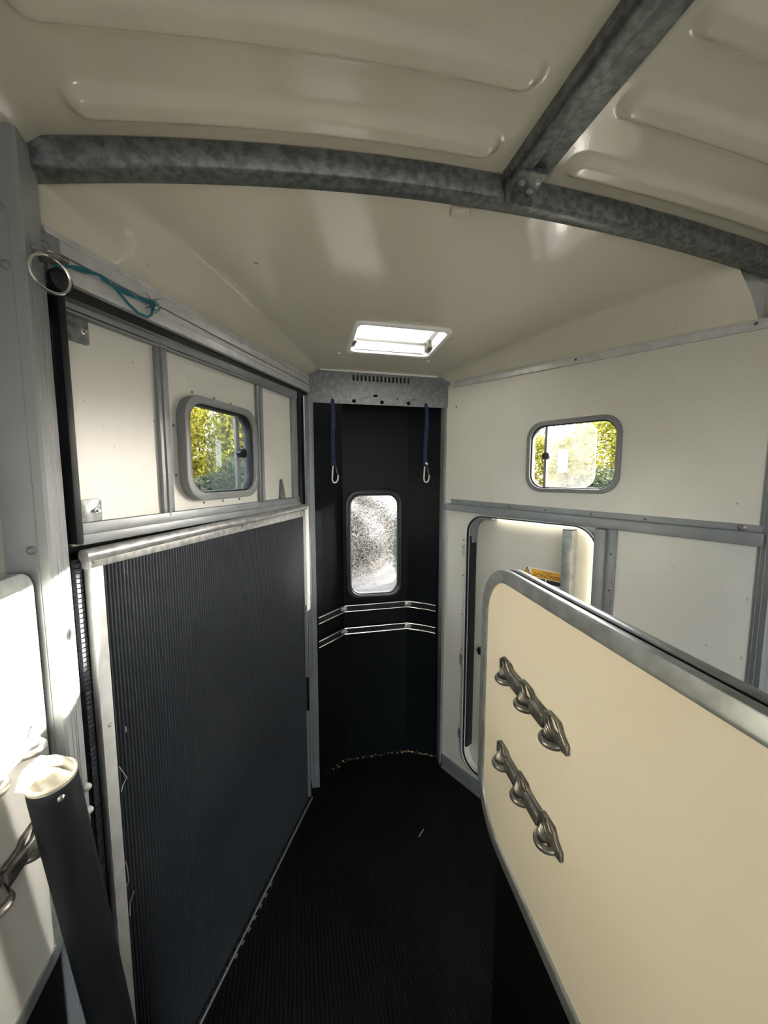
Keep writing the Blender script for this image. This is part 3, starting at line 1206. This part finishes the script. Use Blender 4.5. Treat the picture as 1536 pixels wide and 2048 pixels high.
# breast rails following the three facets
for zz, lab in ((0.825, 'upper of two metal channel rails bent across the black front wall'),
                (0.708, 'lower of two metal channel rails bent across the black front wall')):
    e = empty('channel_rail', NF.P(0.16, 0.02, zz - 0.02), lab, 'rail', 'channel rails on the black front wall')
    path = [NA.P(0.030, 0.012, zz - 0.016), NA.P(0.10, 0.018, zz - 0.006), NA.P(0.185, 0.016, zz), NF.P(0.003, 0.016, zz + 0.001), NF.P(0.329, 0.016, zz + 0.007), NB.P(0.006, 0.016, zz + 0.007), NB.P(0.100, 0.016, zz + 0.002), NB.P(0.150, 0.014, zz - 0.005)]
    m = MB()
    bmb = bmesh.new()
    pv = None
    for p in path:
        back = Vector((0, 0.010, 0))
        q = [bmb.verts.new(p + back + Vector((0, 0, s_ * 0.017))) for s_ in (-1, 1)] + [bmb.verts.new(p + Vector((0, 0.004, s_ * 0.017))) for s_ in (1, -1)]
        if pv:
            for j in range(4):
                bmb.faces.new((pv[j], pv[(j + 1) % 4], q[(j + 1) % 4], q[j]))
        pv = q
    bmesh.ops.recalc_face_normals(bmb, faces=bmb.faces)
    m.add(bmb)
    m.build('back_web', 'black_plastic', e)
    for s_ in (-1, 1):
        m = MB()
        m.tube([p + Vector((0, -0.002, s_ * 0.0150)) for p in path], 0.0034, 8)
        m.build('flange', 'bright_metal', e)
    for bp in (NF.P(-0.003, 0.020, zz + 0.001), NF.P(0.330, 0.020, zz + 0.008)):
        m = MB()
        FF = Frame((bp.x, bp.y), 90, 180)
        m.box(FF, -0.015, 0.017, -0.008, 0.005, bp.z - 0.011, bp.z + 0.011, 0.005)
        m.lathe(bp + Vector((0.002, -0.003, 0.002)), (0.2, -1, 0.3), [(0, 0.008), (0.006, 0.0065), (0.009, 0.003), (0.009, 0)], 10)
        m.tube([bp + Vector((-0.018, -0.004, -0.004)), bp + Vector((0.0, -0.009, 0.004)), bp + Vector((0.020, -0.004, -0.001))], 0.0035, 8)
        m.build('joint_clamp', 'bright_galvanised', e)
    rivet(e, NB, 0.075, 0.024, zz - 0.006, 0.0035, 'cast_metal', 0.004, 'screw')

# ------------------------------------------------------------------ hanging straps with snap hooks
def strap(x, lab, lean, tagd):
    y = 1.690
    e = empty('hanging_strap', (x, y, 1.46), lab, 'strap', 'navy straps hanging from the vent header')
    m = MB()
    F2 = Frame((x, y), 90, 180)
    pts_l = []
    zt, zb = 1.832, 1.548
    b2 = bmesh.new()
    pv = None
    for i in range(21):
        t = i / 20
        z = zt + (zb - zt) * t
        u = lean * t + 0.0015 * math.sin(t * 7)
        n = (0.006 * math.sin(t * 5) if i > 0 else 0.0) + (-0.012 * (1 - min(1, t * 9)))
        q = [b2.verts.new(F2.P(u + a, n + c_, z)) for a, c_ in ((-0.0085, 0), (0.0085, 0.001), (0.0085, 0.0035), (-0.0085, 0.0025))]
        if pv:
            for j in range(4):
                b2.faces.new((pv[j], pv[(j + 1) % 4], q[(j + 1) % 4], q[j]))
        else:
            b2.faces.new(q)
        pv = q
    b2.faces.new(pv[::-1])
    bmesh.ops.recalc_face_normals(b2, faces=b2.faces)
    m.add(b2)
    m.build('webbing', 'navy_webbing', e)
    m = MB()
    ul = lean
    m.box(F2, ul - 0.011, ul + 0.011, -0.003, 0.007, 1.540, 1.566, 0.003)
    m.build('stitched_end', 'navy_webbing', e)
    m = MB()
    c0 = F2.P(ul + 0.003, 0.003, 0)
    ox = Vector((1, 0, 0))
    path = []
    for (a, b_) in ((-0.005, 1.548), (-0.0075, 1.53), (-0.0095, 1.50), (-0.0105, 1.480), (-0.006, 1.469), (0.002, 1.466), (0.010, 1.471), (0.015, 1.483), (0.0165, 1.500)):
        path.append(c0 + ox * a + Vector((0, 0, b_)))
    m.tube(path, 0.0036, 10)
    m.build('snap_hook', 'pale_aluminium', e)
    m = MB()
    m.tube([c0 + ox * 0.0155 + Vector((0, 0, 1.498)), c0 + ox * 0.009 + Vector((0, 0, 1.522)), c0 + ox * 0.006 + Vector((0, 0, 1.545)), c0 + ox * -0.004 + Vector((0, 0, 1.549))], 0.0021, 8)
    m.build('gate', 'cast_metal', e)
    if tagd:
        m = MB()
        m.slab([F2.P(ul - 0.004, 0.009, 1.556), F2.P(ul + 0.007, 0.009, 1.548), F2.P(ul + 0.011, 0.009, 1.553), F2.P(ul + 0.0, 0.009, 1.561)],
               [F2.P(ul - 0.004, 0.0096, 1.556), F2.P(ul + 0.007, 0.0096, 1.548), F2.P(ul + 0.011, 0.0096, 1.553), F2.P(ul + 0.0, 0.0096, 1.561)])
        m.build('white_tag', 'label_white', e)
    return e


strap(0.1665, 'navy webbing strap with snap hook on the left of the black front wall', 0.001, False)
strap(0.600, 'navy webbing strap with snap hook and white tag on the right of the black wall', -0.002, True)

# ------------------------------------------------------------------ right nose wall
m = MB()
hole = rrect(0.330, 0.637, 1.450, 1.690, 0.05)
m.plate(WR, [[(-0.02, 1.33), (1.07, 1.33), (1.07, 1.94), (-0.02, 1.90)], hole], -0.035, 0.0)
m.plate(WR, [[(-0.02, 0.0), (0.320, 0.0), (0.320, 1.335), (-0.02, 1.335)]], -0.035, 0.0)
m.plate(WR, [[(0.320, 0.0), (1.07, 0.0), (1.07, 1.35), (0.320, 1.35)], rrect(0.379, 0.926, 0.092, 1.315, 0.080)], -0.010, -0.002)
m.plate(WR, [[(0.320, 0.0), (1.07, 0.0), (1.07, 1.37), (0.320, 1.37)], rrect(0.336, 0.935, 0.070, 1.341, 0.085)], -0.060, -0.010)
wr = m.build('wall_right_nose', 'white_panel')
tag(wr, kind='structure')
for u, z in ((1.012, 1.815),):
    rivet(wr, WR, u, 0.0, z, 0.004, 'cast_metal', 0.003, 'screw')
w1 = empty('window_1', WR.P(0.483, 0, 1.437), kind='structure')
slide_window(WR, w1, None, 0.317, 0.650, 1.436, 1.703, 0.0155, -0.010, 0.008, (0.574, 0.584), 0.567, 1.572, 'dusty_pane',
             (0.400, 0.578, (0.045, 0.005, 0.005, 0.045)), (0.495, 0.530, 1.512, 1.595), 0)

e = empty('top_rail', WR.P(0.5, 0, 1.88), 'narrow aluminium trim strip along the top of the right wall', 'rail')
m = MB()
ribbon(m, WR, -0.02, 1.03, -0.002, 0.004, 1.872, 1.898, 1.905, 1.934)
ribbon(m, WR, -0.02, 1.03, -0.002, 0.009, 1.872, 1.878, 1.905, 1.912, 0.002)
m.build('strip', 'pale_aluminium', e)
for u, z in ((0.024, 1.890), (0.478, 1.904)):
    rivet(e, WR, u, 0.004, z, 0.0042, 'cast_metal', 0.003, 'screw')

e = empty('mid_rail', WR.P(0.5, 0, 1.31), 'grey aluminium rail across the right wall under the window, dotted with screws', 'rail')
m = MB()
ribbon(m, WR, -0.03, 1.03, -0.002, 0.005, 1.350, 1.368, 1.362, 1.388)
m.build('flange', 'painted_aluminium', e)
m = MB()
ribbon(m, WR, -0.030, 1.050, -0.002, 0.020, 1.313, 1.350, 1.335, 1.366, 0.005)
m.build('tube', 'painted_aluminium', e)
for u in (0.99, 0.86, 0.72, 0.565, 0.40, 0.238):
    rivet(e, WR, u, 0.005, 1.358 + 0.017 * u, 0.0042, 'cast_metal', 0.003, 'screw')
m = MB()
m.lathe(WR.P(0.015, 0.004, 1.360), WR.n, [(0, 0.0085), (0.003, 0.0085), (0.005, 0.005), (0.005, 0)], 16)
m.build('round_bolt', 'cast_metal', e)

# groom's door
d2 = empty('door_2', WR.P(0.65, 0, 0.09), kind='structure')
m = MB()
m.plate(WR, [rrect(0.369, 0.936, 0.069, 1.329, 0.080)], -0.064, -0.050, 0.004)
m.build('leaf', 'white_panel', d2)
m = MB()
m.plate(WR, [rrect(0.366, 0.940, 0.080, 1.326, 0.090), rrect(0.374, 0.932, 0.088, 1.320, 0.084)], -0.020, 0.008, 0.002)
m.build('opening_trim', 'pale_aluminium', d2)
m = MB()
sealo = rrect(0.372, 0.934, 0.086, 1.322, 0.086)
m.plate(WR, [sealo, rrect(0.379, 0.926, 0.092, 1.315, 0.080)], -0.004, 0.005, 0.001)
m.box(WR, 0.916, 0.928, -0.05, -0.008, 0.18, 1.22, 0.002)
m.build('rubber_seal', 'black_rubber', d2)
m = MB()
arc_o = [(0.926, 1.19)] + [(0.848 + 0.078 * math.cos(R(a)), 1.239 + 0.078 * math.sin(R(a))) for a in range(0, 91, 9)] + [(0.812, 1.317)]
arc_i = [(0.812, 1.304)] + [(0.846 + 0.066 * math.cos(R(a)), 1.238 + 0.066 * math.sin(R(a))) for a in range(90, -1, -9)] + [(0.914, 1.19)]
m.plate(WR, [arc_o + arc_i], -0.050, -0.012, 0.001)
m.build('corner_strap', 'painted_aluminium', d2)
tb = MB()
TF = Frame((WR.P(0.482, -0.024, 0).x, WR.P(0.482, -0.024, 0).y), -26.3, -116.3)
tb.box(TF, -0.018, 0.018, -0.022, 0.018, 0.20, 1.297, 0.002)
tube_ = tb.build('square_tube', 'channel_metal', d2)
m = MB()
m.box(TF, -0.0175, 0.0175, -0.0215, 0.0175, 1.296, 1.301, 0.002)
m.build('end_cap', 'black_plastic', tube_)
# warning sticker
m = MB()
m.box(WR, 0.508, 0.640, -0.0501, -0.0492, 1.085, 1.118, 0)
stk = m.build('warning_label', 'label_orange', d2)
m = MB()
m.box(WR, 0.508, 0.575, -0.0501, -0.0491, 1.066, 1.083, 0)
m.box(WR, 0.580, 0.640, -0.0501, -0.0491, 1.066, 1.083, 0)
m.build('label_bar', 'label_ink', stk)
m = MB()
m.box(WR, 0.508, 0.660, -0.0501, -0.0495, 0.99, 1.122, 0)
m.build('label_sheet', 'label_white', stk)
m = MB()
m.plate(WR, [[(0.645, 1.092), (0.672, 1.092), (0.6585, 1.120)]], -0.0499, -0.0489, 0)
m.build('warning_triangle', 'label_orange', stk)
m = MB()
m.plate(WR, [[(0.6435, 1.091), (0.6735, 1.091), (0.6585, 1.1225)], [(0.6475, 1.0935), (0.6695, 1.0935), (0.6585, 1.1165)]], -0.0497, -0.0486, 0)
m.box(WR, 0.6575, 0.6595, -0.0497, -0.0486, 1.100, 1.110, 0)
m.box(WR, 0.6575, 0.6595, -0.0497, -0.0486, 1.0955, 1.098, 0)
m.build('triangle_outline', 'label_ink', stk)


def text(body, F, u, z, n, size, mname, parent, name, flip):
    cu = D.curves.new('t', 'FONT')
    cu.body = body
    cu.size = size
    cu.extrude = 0.0002
    cu.align_x = 'CENTER'
    ob = D.objects.new('t', cu)
    COL.objects.link(ob)
    dg = bpy.context.evaluated_depsgraph_get()
    me = D.meshes.new_from_object(ob.evaluated_get(dg))
    D.objects.remove(ob)
    D.curves.remove(cu)
    b2 = bmesh.new()
    b2.from_mesh(me)
    D.meshes.remove(me)
    for v in b2.verts:
        x, y, zz = v.co
        v.co = F.P(u + (-x if flip else x), n + zz, z + y)
    bmesh.ops.recalc_face_normals(b2, faces=b2.faces)
    mb = MB()
    mb.add(b2)
    return mb.build(name, mname, parent)


text('WARNING', WR, 0.574, 1.107, -0.0490, 0.009, 'label_ink', stk, 'label_heading', True)
m = MB()
random.seed(3)
for k in range(3):
    z = 1.089 + k * 0.0055
    m.box(WR, 0.512 + 0.004 * k, 0.636 - 0.005 * k, -0.0492, -0.0488, z, z + 0.0018, 0)
m.build('small_print', 'label_ink', stk)
m = MB()
m.lathe(WR.P(0.862, -0.050, 0.682), WR.n, [(0, 0.010), (0.012, 0.010), (0.014, 0.019), (0.024, 0.020), (0.030, 0.015), (0.030, 0)], 22)
m.build('handle_knob', 'black_plastic', d2)
for z in (1.150, 0.62, 0.24):
    m = MB()
    m.box(WR, 0.940, 0.956, -0.001, 0.006, z - 0.025, z + 0.025, 0.001)
    m.lathe(WR.P(0.943, 0.005, z - 0.028), (0, 0, 1), [(0, 0.004), (0.056, 0.004)], 10)
    m.build('hinge', 'bright_galvanised', d2)
for z in (1.20, 1.03, 0.84, 0.665, 0.4, 0.19):
    rivet(d2, WR, 0.955, -0.001, z, 0.0036, 'cast_metal', 0.002, 'screw')

# stile right of the groom's door and kerb below it
e = empty('door_stile', WR.P(0.35, 0, 0), 'grey aluminium stile between the small side door and the right wall panel', 'post')
m = MB()
m.box(WR, 0.344, 0.380, -0.004, 0.020, 0.0, 1.318, 0.004)
m.box(WR, 0.314, 0.346, -0.004, 0.004, 0.0, 1.318, 0.0015)
m.box(WR, 0.314, 0.319, 0.002, 0.010, 0.0, 1.318, 0.0015)
m.build('extrusion', 'painted_aluminium', e)
for z in (1.235, 1.11, 0.95, 0.8, 0.6):
    rivet(e, WR, 0.329, 0.004, z, 0.0038, 'cast_metal', 0.003, 'screw')
m = MB()
m.box(WR, 0.310, 1.055, 0.0, 0.012, 0.0, 0.062, 0.003)
m.box(WR, 0.310, 1.055, 0.0, 0.020, 0.0, 0.010, 0.002)
tag(m.build('door_sill', 'painted_aluminium'), 'grey metal sill at floor level under the small side door', 'sill')


# ------------------------------------------------------------------ tie strips, cast with three loops
def tie_strip(F, ua, ub, zc_, n0, parent, slope=0.0, m_='cast_metal'):
    """cast strip with three hitching loops along u from ua to ub"""
    L = ub - ua
    hooks = [ua + L * 0.12, ua + L * 0.47, ua + L * 0.84]

    def zz(u):
        return zc_ + slope * (u - ua)
    top = []
    bot = []
    K = 60
    for i in range(K + 1):
        t = i / K
        u = ua + L * t
        bump_ = 0.0
        for h in hooks:
            d = abs(u - h) / (L * 0.085)
            bump_ = max(bump_, 1 - sm(0.75, 1.25, d))
        wt = 0.0115 + 0.0065 * bump_
        wb = 0.0205 + 0.0035 * bump_
        if t > 0.90:
            wt *= 1 - (t - 0.90) / 0.10 * 1.3
            wb *= 1 - (t - 0.90) / 0.10 * 0.15
        if t < 0.05:
            wt *= 0.75 + 0.25 * t / 0.05
            wb *= 0.55 + 0.45 * t / 0.05
        top.append((u, zz(u) + wt))
        bot.append((u, zz(u) - wb))
    loops = [top + bot[::-1]]
    for h in hooks:
        a = L * 0.068
        zc2 = zz(h) + 0.0035
        loops.append([(h - a, zc2 + 0.005), (h - a * 0.3, zc2 - 0.008), (h + a * 0.6, zc2 - 0.008), (h + a, zc2 + 0.001), (h + a * 0.3, zc2 + 0.0105), (h - a * 0.5, zc2 + 0.0105)])
    m = MB()
    m.plate(F, loops, n0, n0 + 0.007, 0.002)
    # raised bridge between the loops
    for h0, h1 in ((hooks[0] + L * 0.08, hooks[1] - L * 0.08), (hooks[1] + L * 0.08, hooks[2] - L * 0.10)):
        P = F.P
        m.slab([P(h0, n0 + 0.005, zz(h0) - 0.019), P(h1, n0 + 0.005, zz(h1) - 0.019), P(h1, n0 + 0.005, zz(h1) + 0.008), P(h0, n0 + 0.005, zz(h0) + 0.008)],
               [P(h0, n0 + 0.012, zz(h0) - 0.016), P(h1, n0 + 0.012, zz(h1) - 0.016), P(h1, n0 + 0.012, zz(h1) + 0.004), P(h0, n0 + 0.012, zz(h0) + 0.004)], 0.002)
    for h in hooks:
        rr = L * 0.080
        path = []
        for i in range(15):
            a = math.pi * i / 14
            path.append(F.P(h - rr * math.cos(a), n0 + 0.003 + 0.0175 * math.sin(a), zz(h) - 0.018 - 0.002 * math.sin(a)))
        m.tube(path, 0.0056, 10)
        # web under the loop
        for i in range(6):
            f0, f1 = i / 6, (i + 1) / 6
            # the sides of the cup run from the plate out to the loop
            pb = [F.P(h - rr * 0.95 * (1 - f * f * 0.55), n0 + 0.003 + 0.0155 * f, zz(h) - 0.021 - 0.001 * f) for f in (f0, f1)] + \
                 [F.P(h + rr * 0.2 * (1 - f * 1.6), n0 + 0.003 + 0.0155 * f, zz(h) - 0.021 - 0.001 * f) for f in (f1, f0)]
            pt = [F.P(h - rr * 0.95 * (1 - f * f * 0.55), n0 + 0.003 + 0.0155 * f, zz(h) - 0.016 + 0.018 * (1 - f)) for f in (f0, f1)] + \
                 [F.P(h - rr * 0.55 * (1 - f * 0.2), n0 + 0.003 + 0.0155 * f, zz(h) - 0.017 + 0.016 * (1 - f)) for f in (f1, f0)]
            m.slab(pb, pt)
    st = m.build('tie_strip', m_, parent, ang=50)
    for q in (0.24, 0.70):
        u = ua + L * q
        mb = MB()
        mb.lathe(F.P(u, n0 + 0.002, zz(u) - 0.011), F.n, [(0, 0.0065), (0.006, 0.0060), (0.009, 0.0035), (0.008, 0)], 12)
        mb.build('fixing_bolt', m_, st)
    return st


def partition(F, length, z0, z1, rc, panel_m, label, frame_w=0.026, skirt=0.085, thick=0.034, rb=None):
    e = empty('head_partition', F.P(0.3, -thick / 2, 0), label, 'partition')
    rb = rb or rc
    ro = rrect(0, length, z0, z1, (rb, 0.02, 0.02, rc), 14)
    ri = rrect(frame_w, length - frame_w, z0 + frame_w, z1 - frame_w, (rb - frame_w, 0.01, 0.01, rc - frame_w), 14)
    h = thick / 2
    m = MB()
    m.plate(F, [rrect(0.006, length - 0.006, z0 + 0.006, z1 - 0.006, (rb - 0.006, 0.02, 0.02, rc - 0.006), 14)], -h - 0.006, -h + 0.006 + 0.007, 0)
    m.build('panel', panel_m, e)
    for a, b_ in ((-0.013, 0.001), (-thick - 0.001, -thick + 0.013)):
        m = MB()
        m.plate(F, [ro, ri], a, b_, 0.0022)
        m.build('edge_channel', 'channel_metal', e)
    m = MB()
    m.plate(F, [rrect(0.003, length - 0.003, z0 + 0.003, z1 - 0.003, (rb, 0.02, 0.02, rc), 14), ri], -thick + 0.012, -0.012, 0)
    m.build('dark_slot', 'dark_gap', e)
    if skirt:
        m = MB()
        m.box(F, skirt, length, -h - 0.005, -h + 0.005, 0.001, z0 + 0.01, 0.002)
        m.build('rubber_skirt', 'dark_gap', e)
    return e


pt = partition(PT, 1.75, 0.712, 1.316, 0.115, 'cream_panel', 'cream swinging head partition with rounded metal edge and two cast tie strips at right')
tie_strip(PT, 0.100, 0.318, 1.128, -0.0042, pt, slope=-0.06)
tie_strip(PT, 0.098, 0.316, 0.950, -0.0042, pt, slope=-0.03)

pl2 = partition(PL, 1.2, 0.700, 1.354, 0.030, 'white_panel', 'white sunlit head partition folded against the left side, cut by the photo edge', thick=0.03, rb=0.03, skirt=0.004)
tie_strip(PL, 0.02, 0.24, 1.108, -0.0022, pl2, slope=0.0, m_='bright_galvanised')
tie_strip(PL, 0.035, 0.25, 0.958, -0.0022, pl2, slope=-0.05)

# ------------------------------------------------------------------ padded breast bar hanging from the upper strip
T0 = Vector((-0.343, 0.582, 1.078))
T1 = Vector((-0.343, 0.655, 0.654))
ax = (T1 - T0).normalized()
bb = empty('breast_bar', T0 + ax * 0.98, 'black padded breast bar with metal end cap hanging down beside the left partition', 'bar')
m = MB()
m.lathe(T0, ax, [(0.0, 0.0255), (0.004, 0.0285), (0.02, 0.0292), (0.5, 0.0300), (0.97, 0.0290), (0.978, 0.026)], 32)
m.build('padded_tube', 'black_rubber', bb)
side = Vector((-0.25, -0.90, 0.10))
side = (side - ax * side.dot(ax)).normalized()
crs = ax.cross(side).normalized()
m = MB()
m.lathe(T0, -ax, [(-0.004, 0.0270), (-0.002, 0.0292), (0.003, 0.0295), (0.005, 0.0275)], 32)
b2 = bmesh.new()
K = 32
rings = []
for (h, ru, rv, off) in ((0.004, 0.0265, 0.0265, 0), (0.014, 0.0235, 0.0170, 0.002), (0.026, 0.0185, 0.0085, 0.006), (0.034, 0.0140, 0.0055, 0.010), (0.038, 0.0090, 0.0035, 0.012)):
    rings.append([b2.verts.new(T0 - ax * h + side * (off + ru * math.cos(2 * math.pi * j / K)) + crs * rv * math.sin(2 * math.pi * j / K)) for j in range(K)])
for A, B in zip(rings, rings[1:]):
    for j in range(K):
        b2.faces.new((A[j], A[(j + 1) % K], B[(j + 1) % K], B[j]))
b2.faces.new(rings[0][::-1])
b2.faces.new(rings[-1])
bmesh.ops.recalc_face_normals(b2, faces=b2.faces)
m.add(b2)
# ridges of the casting and the tongue that hooks into the strip
top_ = T0 - ax * 0.036 + side * 0.012
for v in (crs * 0.024 - side * 0.008, -crs * 0.024 - side * 0.008, crs * 0.014 + side * 0.020, -crs * 0.014 + side * 0.020):
    m.tube([top_, T0 - ax * 0.018 + v * 0.68, T0 - ax * 0.004 + v * 1.02], [0.0032, 0.0026, 0.0020], 8)
m.tube([top_ - side * 0.010, top_ + side * 0.012, T0 - ax * 0.031 + side * 0.028, T0 - ax * 0.022 + side * 0.040],
       [0.010, 0.0115, 0.0115, 0.007], 12, flat=0.45, up=ax)
m.build('end_cap', 'brassy_cap', bb)
m = MB()
cc = T0 + ax * 0.020 + Vector((0.020, -0.0215, 0))
m.lathe(cc - Vector((0.004, -0.004, 0)), Vector((0.68, -0.73, 0)), [(0, 0.0045), (0.006, 0.0045), (0.0085, 0.002), (0.0085, 0)], 12)
m.build('rivet', 'bright_metal', bb)
m = MB()
q0 = T0 + ax * 0.52 + Vector((0.001, -0.031, 0))
m.tube([q0, q0 + ax * 0.07 + Vector((0.006, -0.0005, 0))], 0.0009, 5)
m.build('seam_edge', 'pale_aluminium', bb)

# ------------------------------------------------------------------ bits of straw on the floor
m = MB()
m.tube([(0.466, 1.350, 0.0022), (0.482, 1.364, 0.003), (0.497, 1.377, 0.0022)], 0.0016, 6)
tag(m.build('straw_piece', 'straw'), 'single pale straw lying on the ribbed rubber floor', 'straw')
m = MB()
random.seed(11)
for k in range(150):
    t = random.random()
    if t < 0.45:
        p = NF.P(random.uniform(0.0, 0.34), random.uniform(0.002, 0.02), 0.003)
    elif t < 0.8:
        p = NB.P(random.uniform(0.0, 0.18), random.uniform(0.002, 0.016), 0.003)
    else:
        p = NA.P(random.uniform(0.02, 0.20), random.uniform(0.002, 0.03), 0.003)
    a = random.uniform(0, math.pi)
    L = random.uniform(0.003, 0.012)
    dv = Vector((math.cos(a), math.sin(a) * 0.4, random.uniform(-0.05, 0.3)))
    m.tube([p, p + dv * L], 0.0006, 4)
tag(m.build('chaff', 'straw'), 'scattered chaff along the foot of the black front wall', 'chaff', kind='stuff')


# ------------------------------------------------------------------ outside: bushes
def leaf_cloud(name, blobs, count, size, mname, parent, seed):
    rnd = random.Random(seed)
    verts, faces, tones = [], [], []
    tot = sum(b[3] ** 2 for b in blobs)
    for (cx, cy, cz, r, fl) in blobs:
        for _ in range(int(count * r * r / tot)):
            d = Vector((rnd.gauss(0, 1), rnd.gauss(0, 1), rnd.gauss(0, 1))).normalized()
            q = d * r * (rnd.uniform(0.45, 1.0) ** 0.5)
            lump = 1 + 0.25 * noise.noise(Vector((q.x * 2, q.y * 2, q.z * 2 + seed)))
            p = Vector((cx, cy, cz)) + Vector((q.x * lump, q.y * lump, q.z * fl * lump))
            if p.z < -0.44:
                continue
            a = Vector((rnd.gauss(0, 1), rnd.gauss(0, 1), rnd.gauss(0, 1))).normalized()
            b = a.orthogonal().normalized()
            s = size * rnd.uniform(0.6, 1.4)
            i = len(verts)
            verts += [p - a * s, p - b * s * 0.42 , p + a * s, p + b * s * 0.42]
            faces.append((i, i + 1, i + 2, i + 3))
            tones.append(max(0, min(1, rnd.gauss(0.5, 0.3))))
    base = Vector(parent['_o'])
    me = D.meshes.new(name)
    me.from_pydata([v - base for v in verts], [], faces)
    at = me.attributes.new('tone', 'FLOAT', 'FACE')
    at.data.foreach_set('value', tones)
    me.materials.append(MATS[mname])
    o = D.objects.new(name, me)
    o.parent = parent
    COL.objects.link(o)
    return o


def bush(name, loc, blobs, count, size, mname, label, seed, stems=6, cat='bush', group='bushes outside the windows'):
    e = empty(name, (loc[0], loc[1], -0.45), label, cat, group)
    leaf_cloud('foliage', blobs, count, size, mname, e, seed)
    m = MB()
    rnd = random.Random(seed + 50)
    for k in range(stems):
        b = blobs[k % len(blobs)]
        p0 = Vector((loc[0] + rnd.uniform(-0.15, 0.15), loc[1] + rnd.uniform(-0.15, 0.15), -0.46))
        p2 = Vector((b[0], b[1], b[2])) + Vector((rnd.uniform(-0.4, 0.4), rnd.uniform(-0.4, 0.4), rnd.uniform(-0.1, 0.5))) * b[3]
        p1 = (p0 + p2) / 2 + Vector((rnd.uniform(-0.2, 0.2), rnd.uniform(-0.2, 0.2), 0.1))
        m.tube([p0, p1, p2], [0.04, 0.025, 0.010], 7)
    m.build('stems', 'bark', e)
    return e


def at(px, py, d):
    """a point seen along a direction of the photo, d metres away over the ground"""
    u = (px - 768) / FPX
    v = -(py - 1024) / FPX
    c, s = math.cos(R(5.6)), math.sin(R(5.6))
    fh = c + v * s
    up = -s + v * c
    yw = R(13.25)
    x = math.sin(yw) * fh + math.cos(yw) * u
    y = math.cos(yw) * fh - math.sin(yw) * u
    k = d / math.hypot(x, y)
    return Vector((x * k, y * k, 1.5 + up * k))


p = at(425, 850, 5.6)
bush('yellow_shrub', p, [(p.x, p.y, p.z - 0.05, 0.95, 0.8), (p.x - 0.8, p.y - 0.1, p.z + 0.1, 0.8, 1), (p.x + 0.55, p.y + 0.1, p.z - 0.2, 0.5, 0.8)], 36000, 0.030, 'yellow_leaf', 'bright yellow leafed shrub outside the left window', 1)
p = at(455, 985, 3.5)
bush('green_shrub', p, [(p.x, p.y, p.z - 0.33, 0.52, 1), (p.x + 0.35, p.y + 0.1, p.z - 0.12, 0.45, 1.2), (p.x - 0.6, p.y, p.z - 0.5, 0.5, 1)], 30000, 0.020, 'green_leaf', 'dark green shrub low outside the left window', 2)
p = at(520, 880, 9.0)
bush('green_shrub', p, [(p.x, p.y, p.z - 0.3, 1.0, 1.6)], 16000, 0.055, 'green_leaf', 'tall dark green shrub behind the mullion of the left window', 3)
p = at(1222, 905, 5.4)
bush('yellow_shrub', p, [(p.x, p.y, p.z - 0.05, 0.60, 0.8), (p.x - 0.5, p.y + 0.7, p.z - 0.2, 0.5, 0.9)], 26000, 0.026, 'yellow_leaf', 'bright yellow leafed shrub outside the right window', 4)
p = at(1222, 985, 3.6)
bush('green_shrub', p, [(p.x, p.y, p.z - 0.22, 0.48, 0.9), (p.x - 0.5, p.y + 0.3, p.z - 0.42, 0.42, 1)], 26000, 0.018, 'green_leaf', 'dark green shrub low outside the right window', 5)
p = at(1130, 880, 9.5)
bush('grey_tree', p, [(p.x, p.y, p.z - 0.1, 1.8, 1.1), (p.x + 2.0, p.y - 1.2, p.z + 0.6, 1.6, 1.2), (p.x - 1.6, p.y + 0.6, p.z + 0.2, 1.4, 1.3)], 26000, 0.045, 'grey_leaf', 'pale grey green tree standing far outside the right window', 6, cat='tree')
p = at(740, 1020, 7.5)
bush('bramble_bank', p, [(p.x - 0.9, p.y, 0.05, 1.0, 0.9), (p.x - 0.25, p.y + 0.5, 0.2, 1.1, 1.0)], 40000, 0.024, 'bramble_leaf', 'tangled brown bramble bank beyond the front window', 7)
p = at(800, 1040, 6.6)
bush('green_shrub', p, [(p.x + 0.35, p.y - 0.2, 0.2, 0.55, 1.4), (p.x + 0.7, p.y + 0.3, 0.9, 0.6, 1.0)], 12000, 0.030, 'fresh_leaf', 'fresh green shrub at the right side of the front window view', 8)

# tidy: drop the helper property
for o in D.objects:
    if '_o' in o.keys():
        del o['_o']
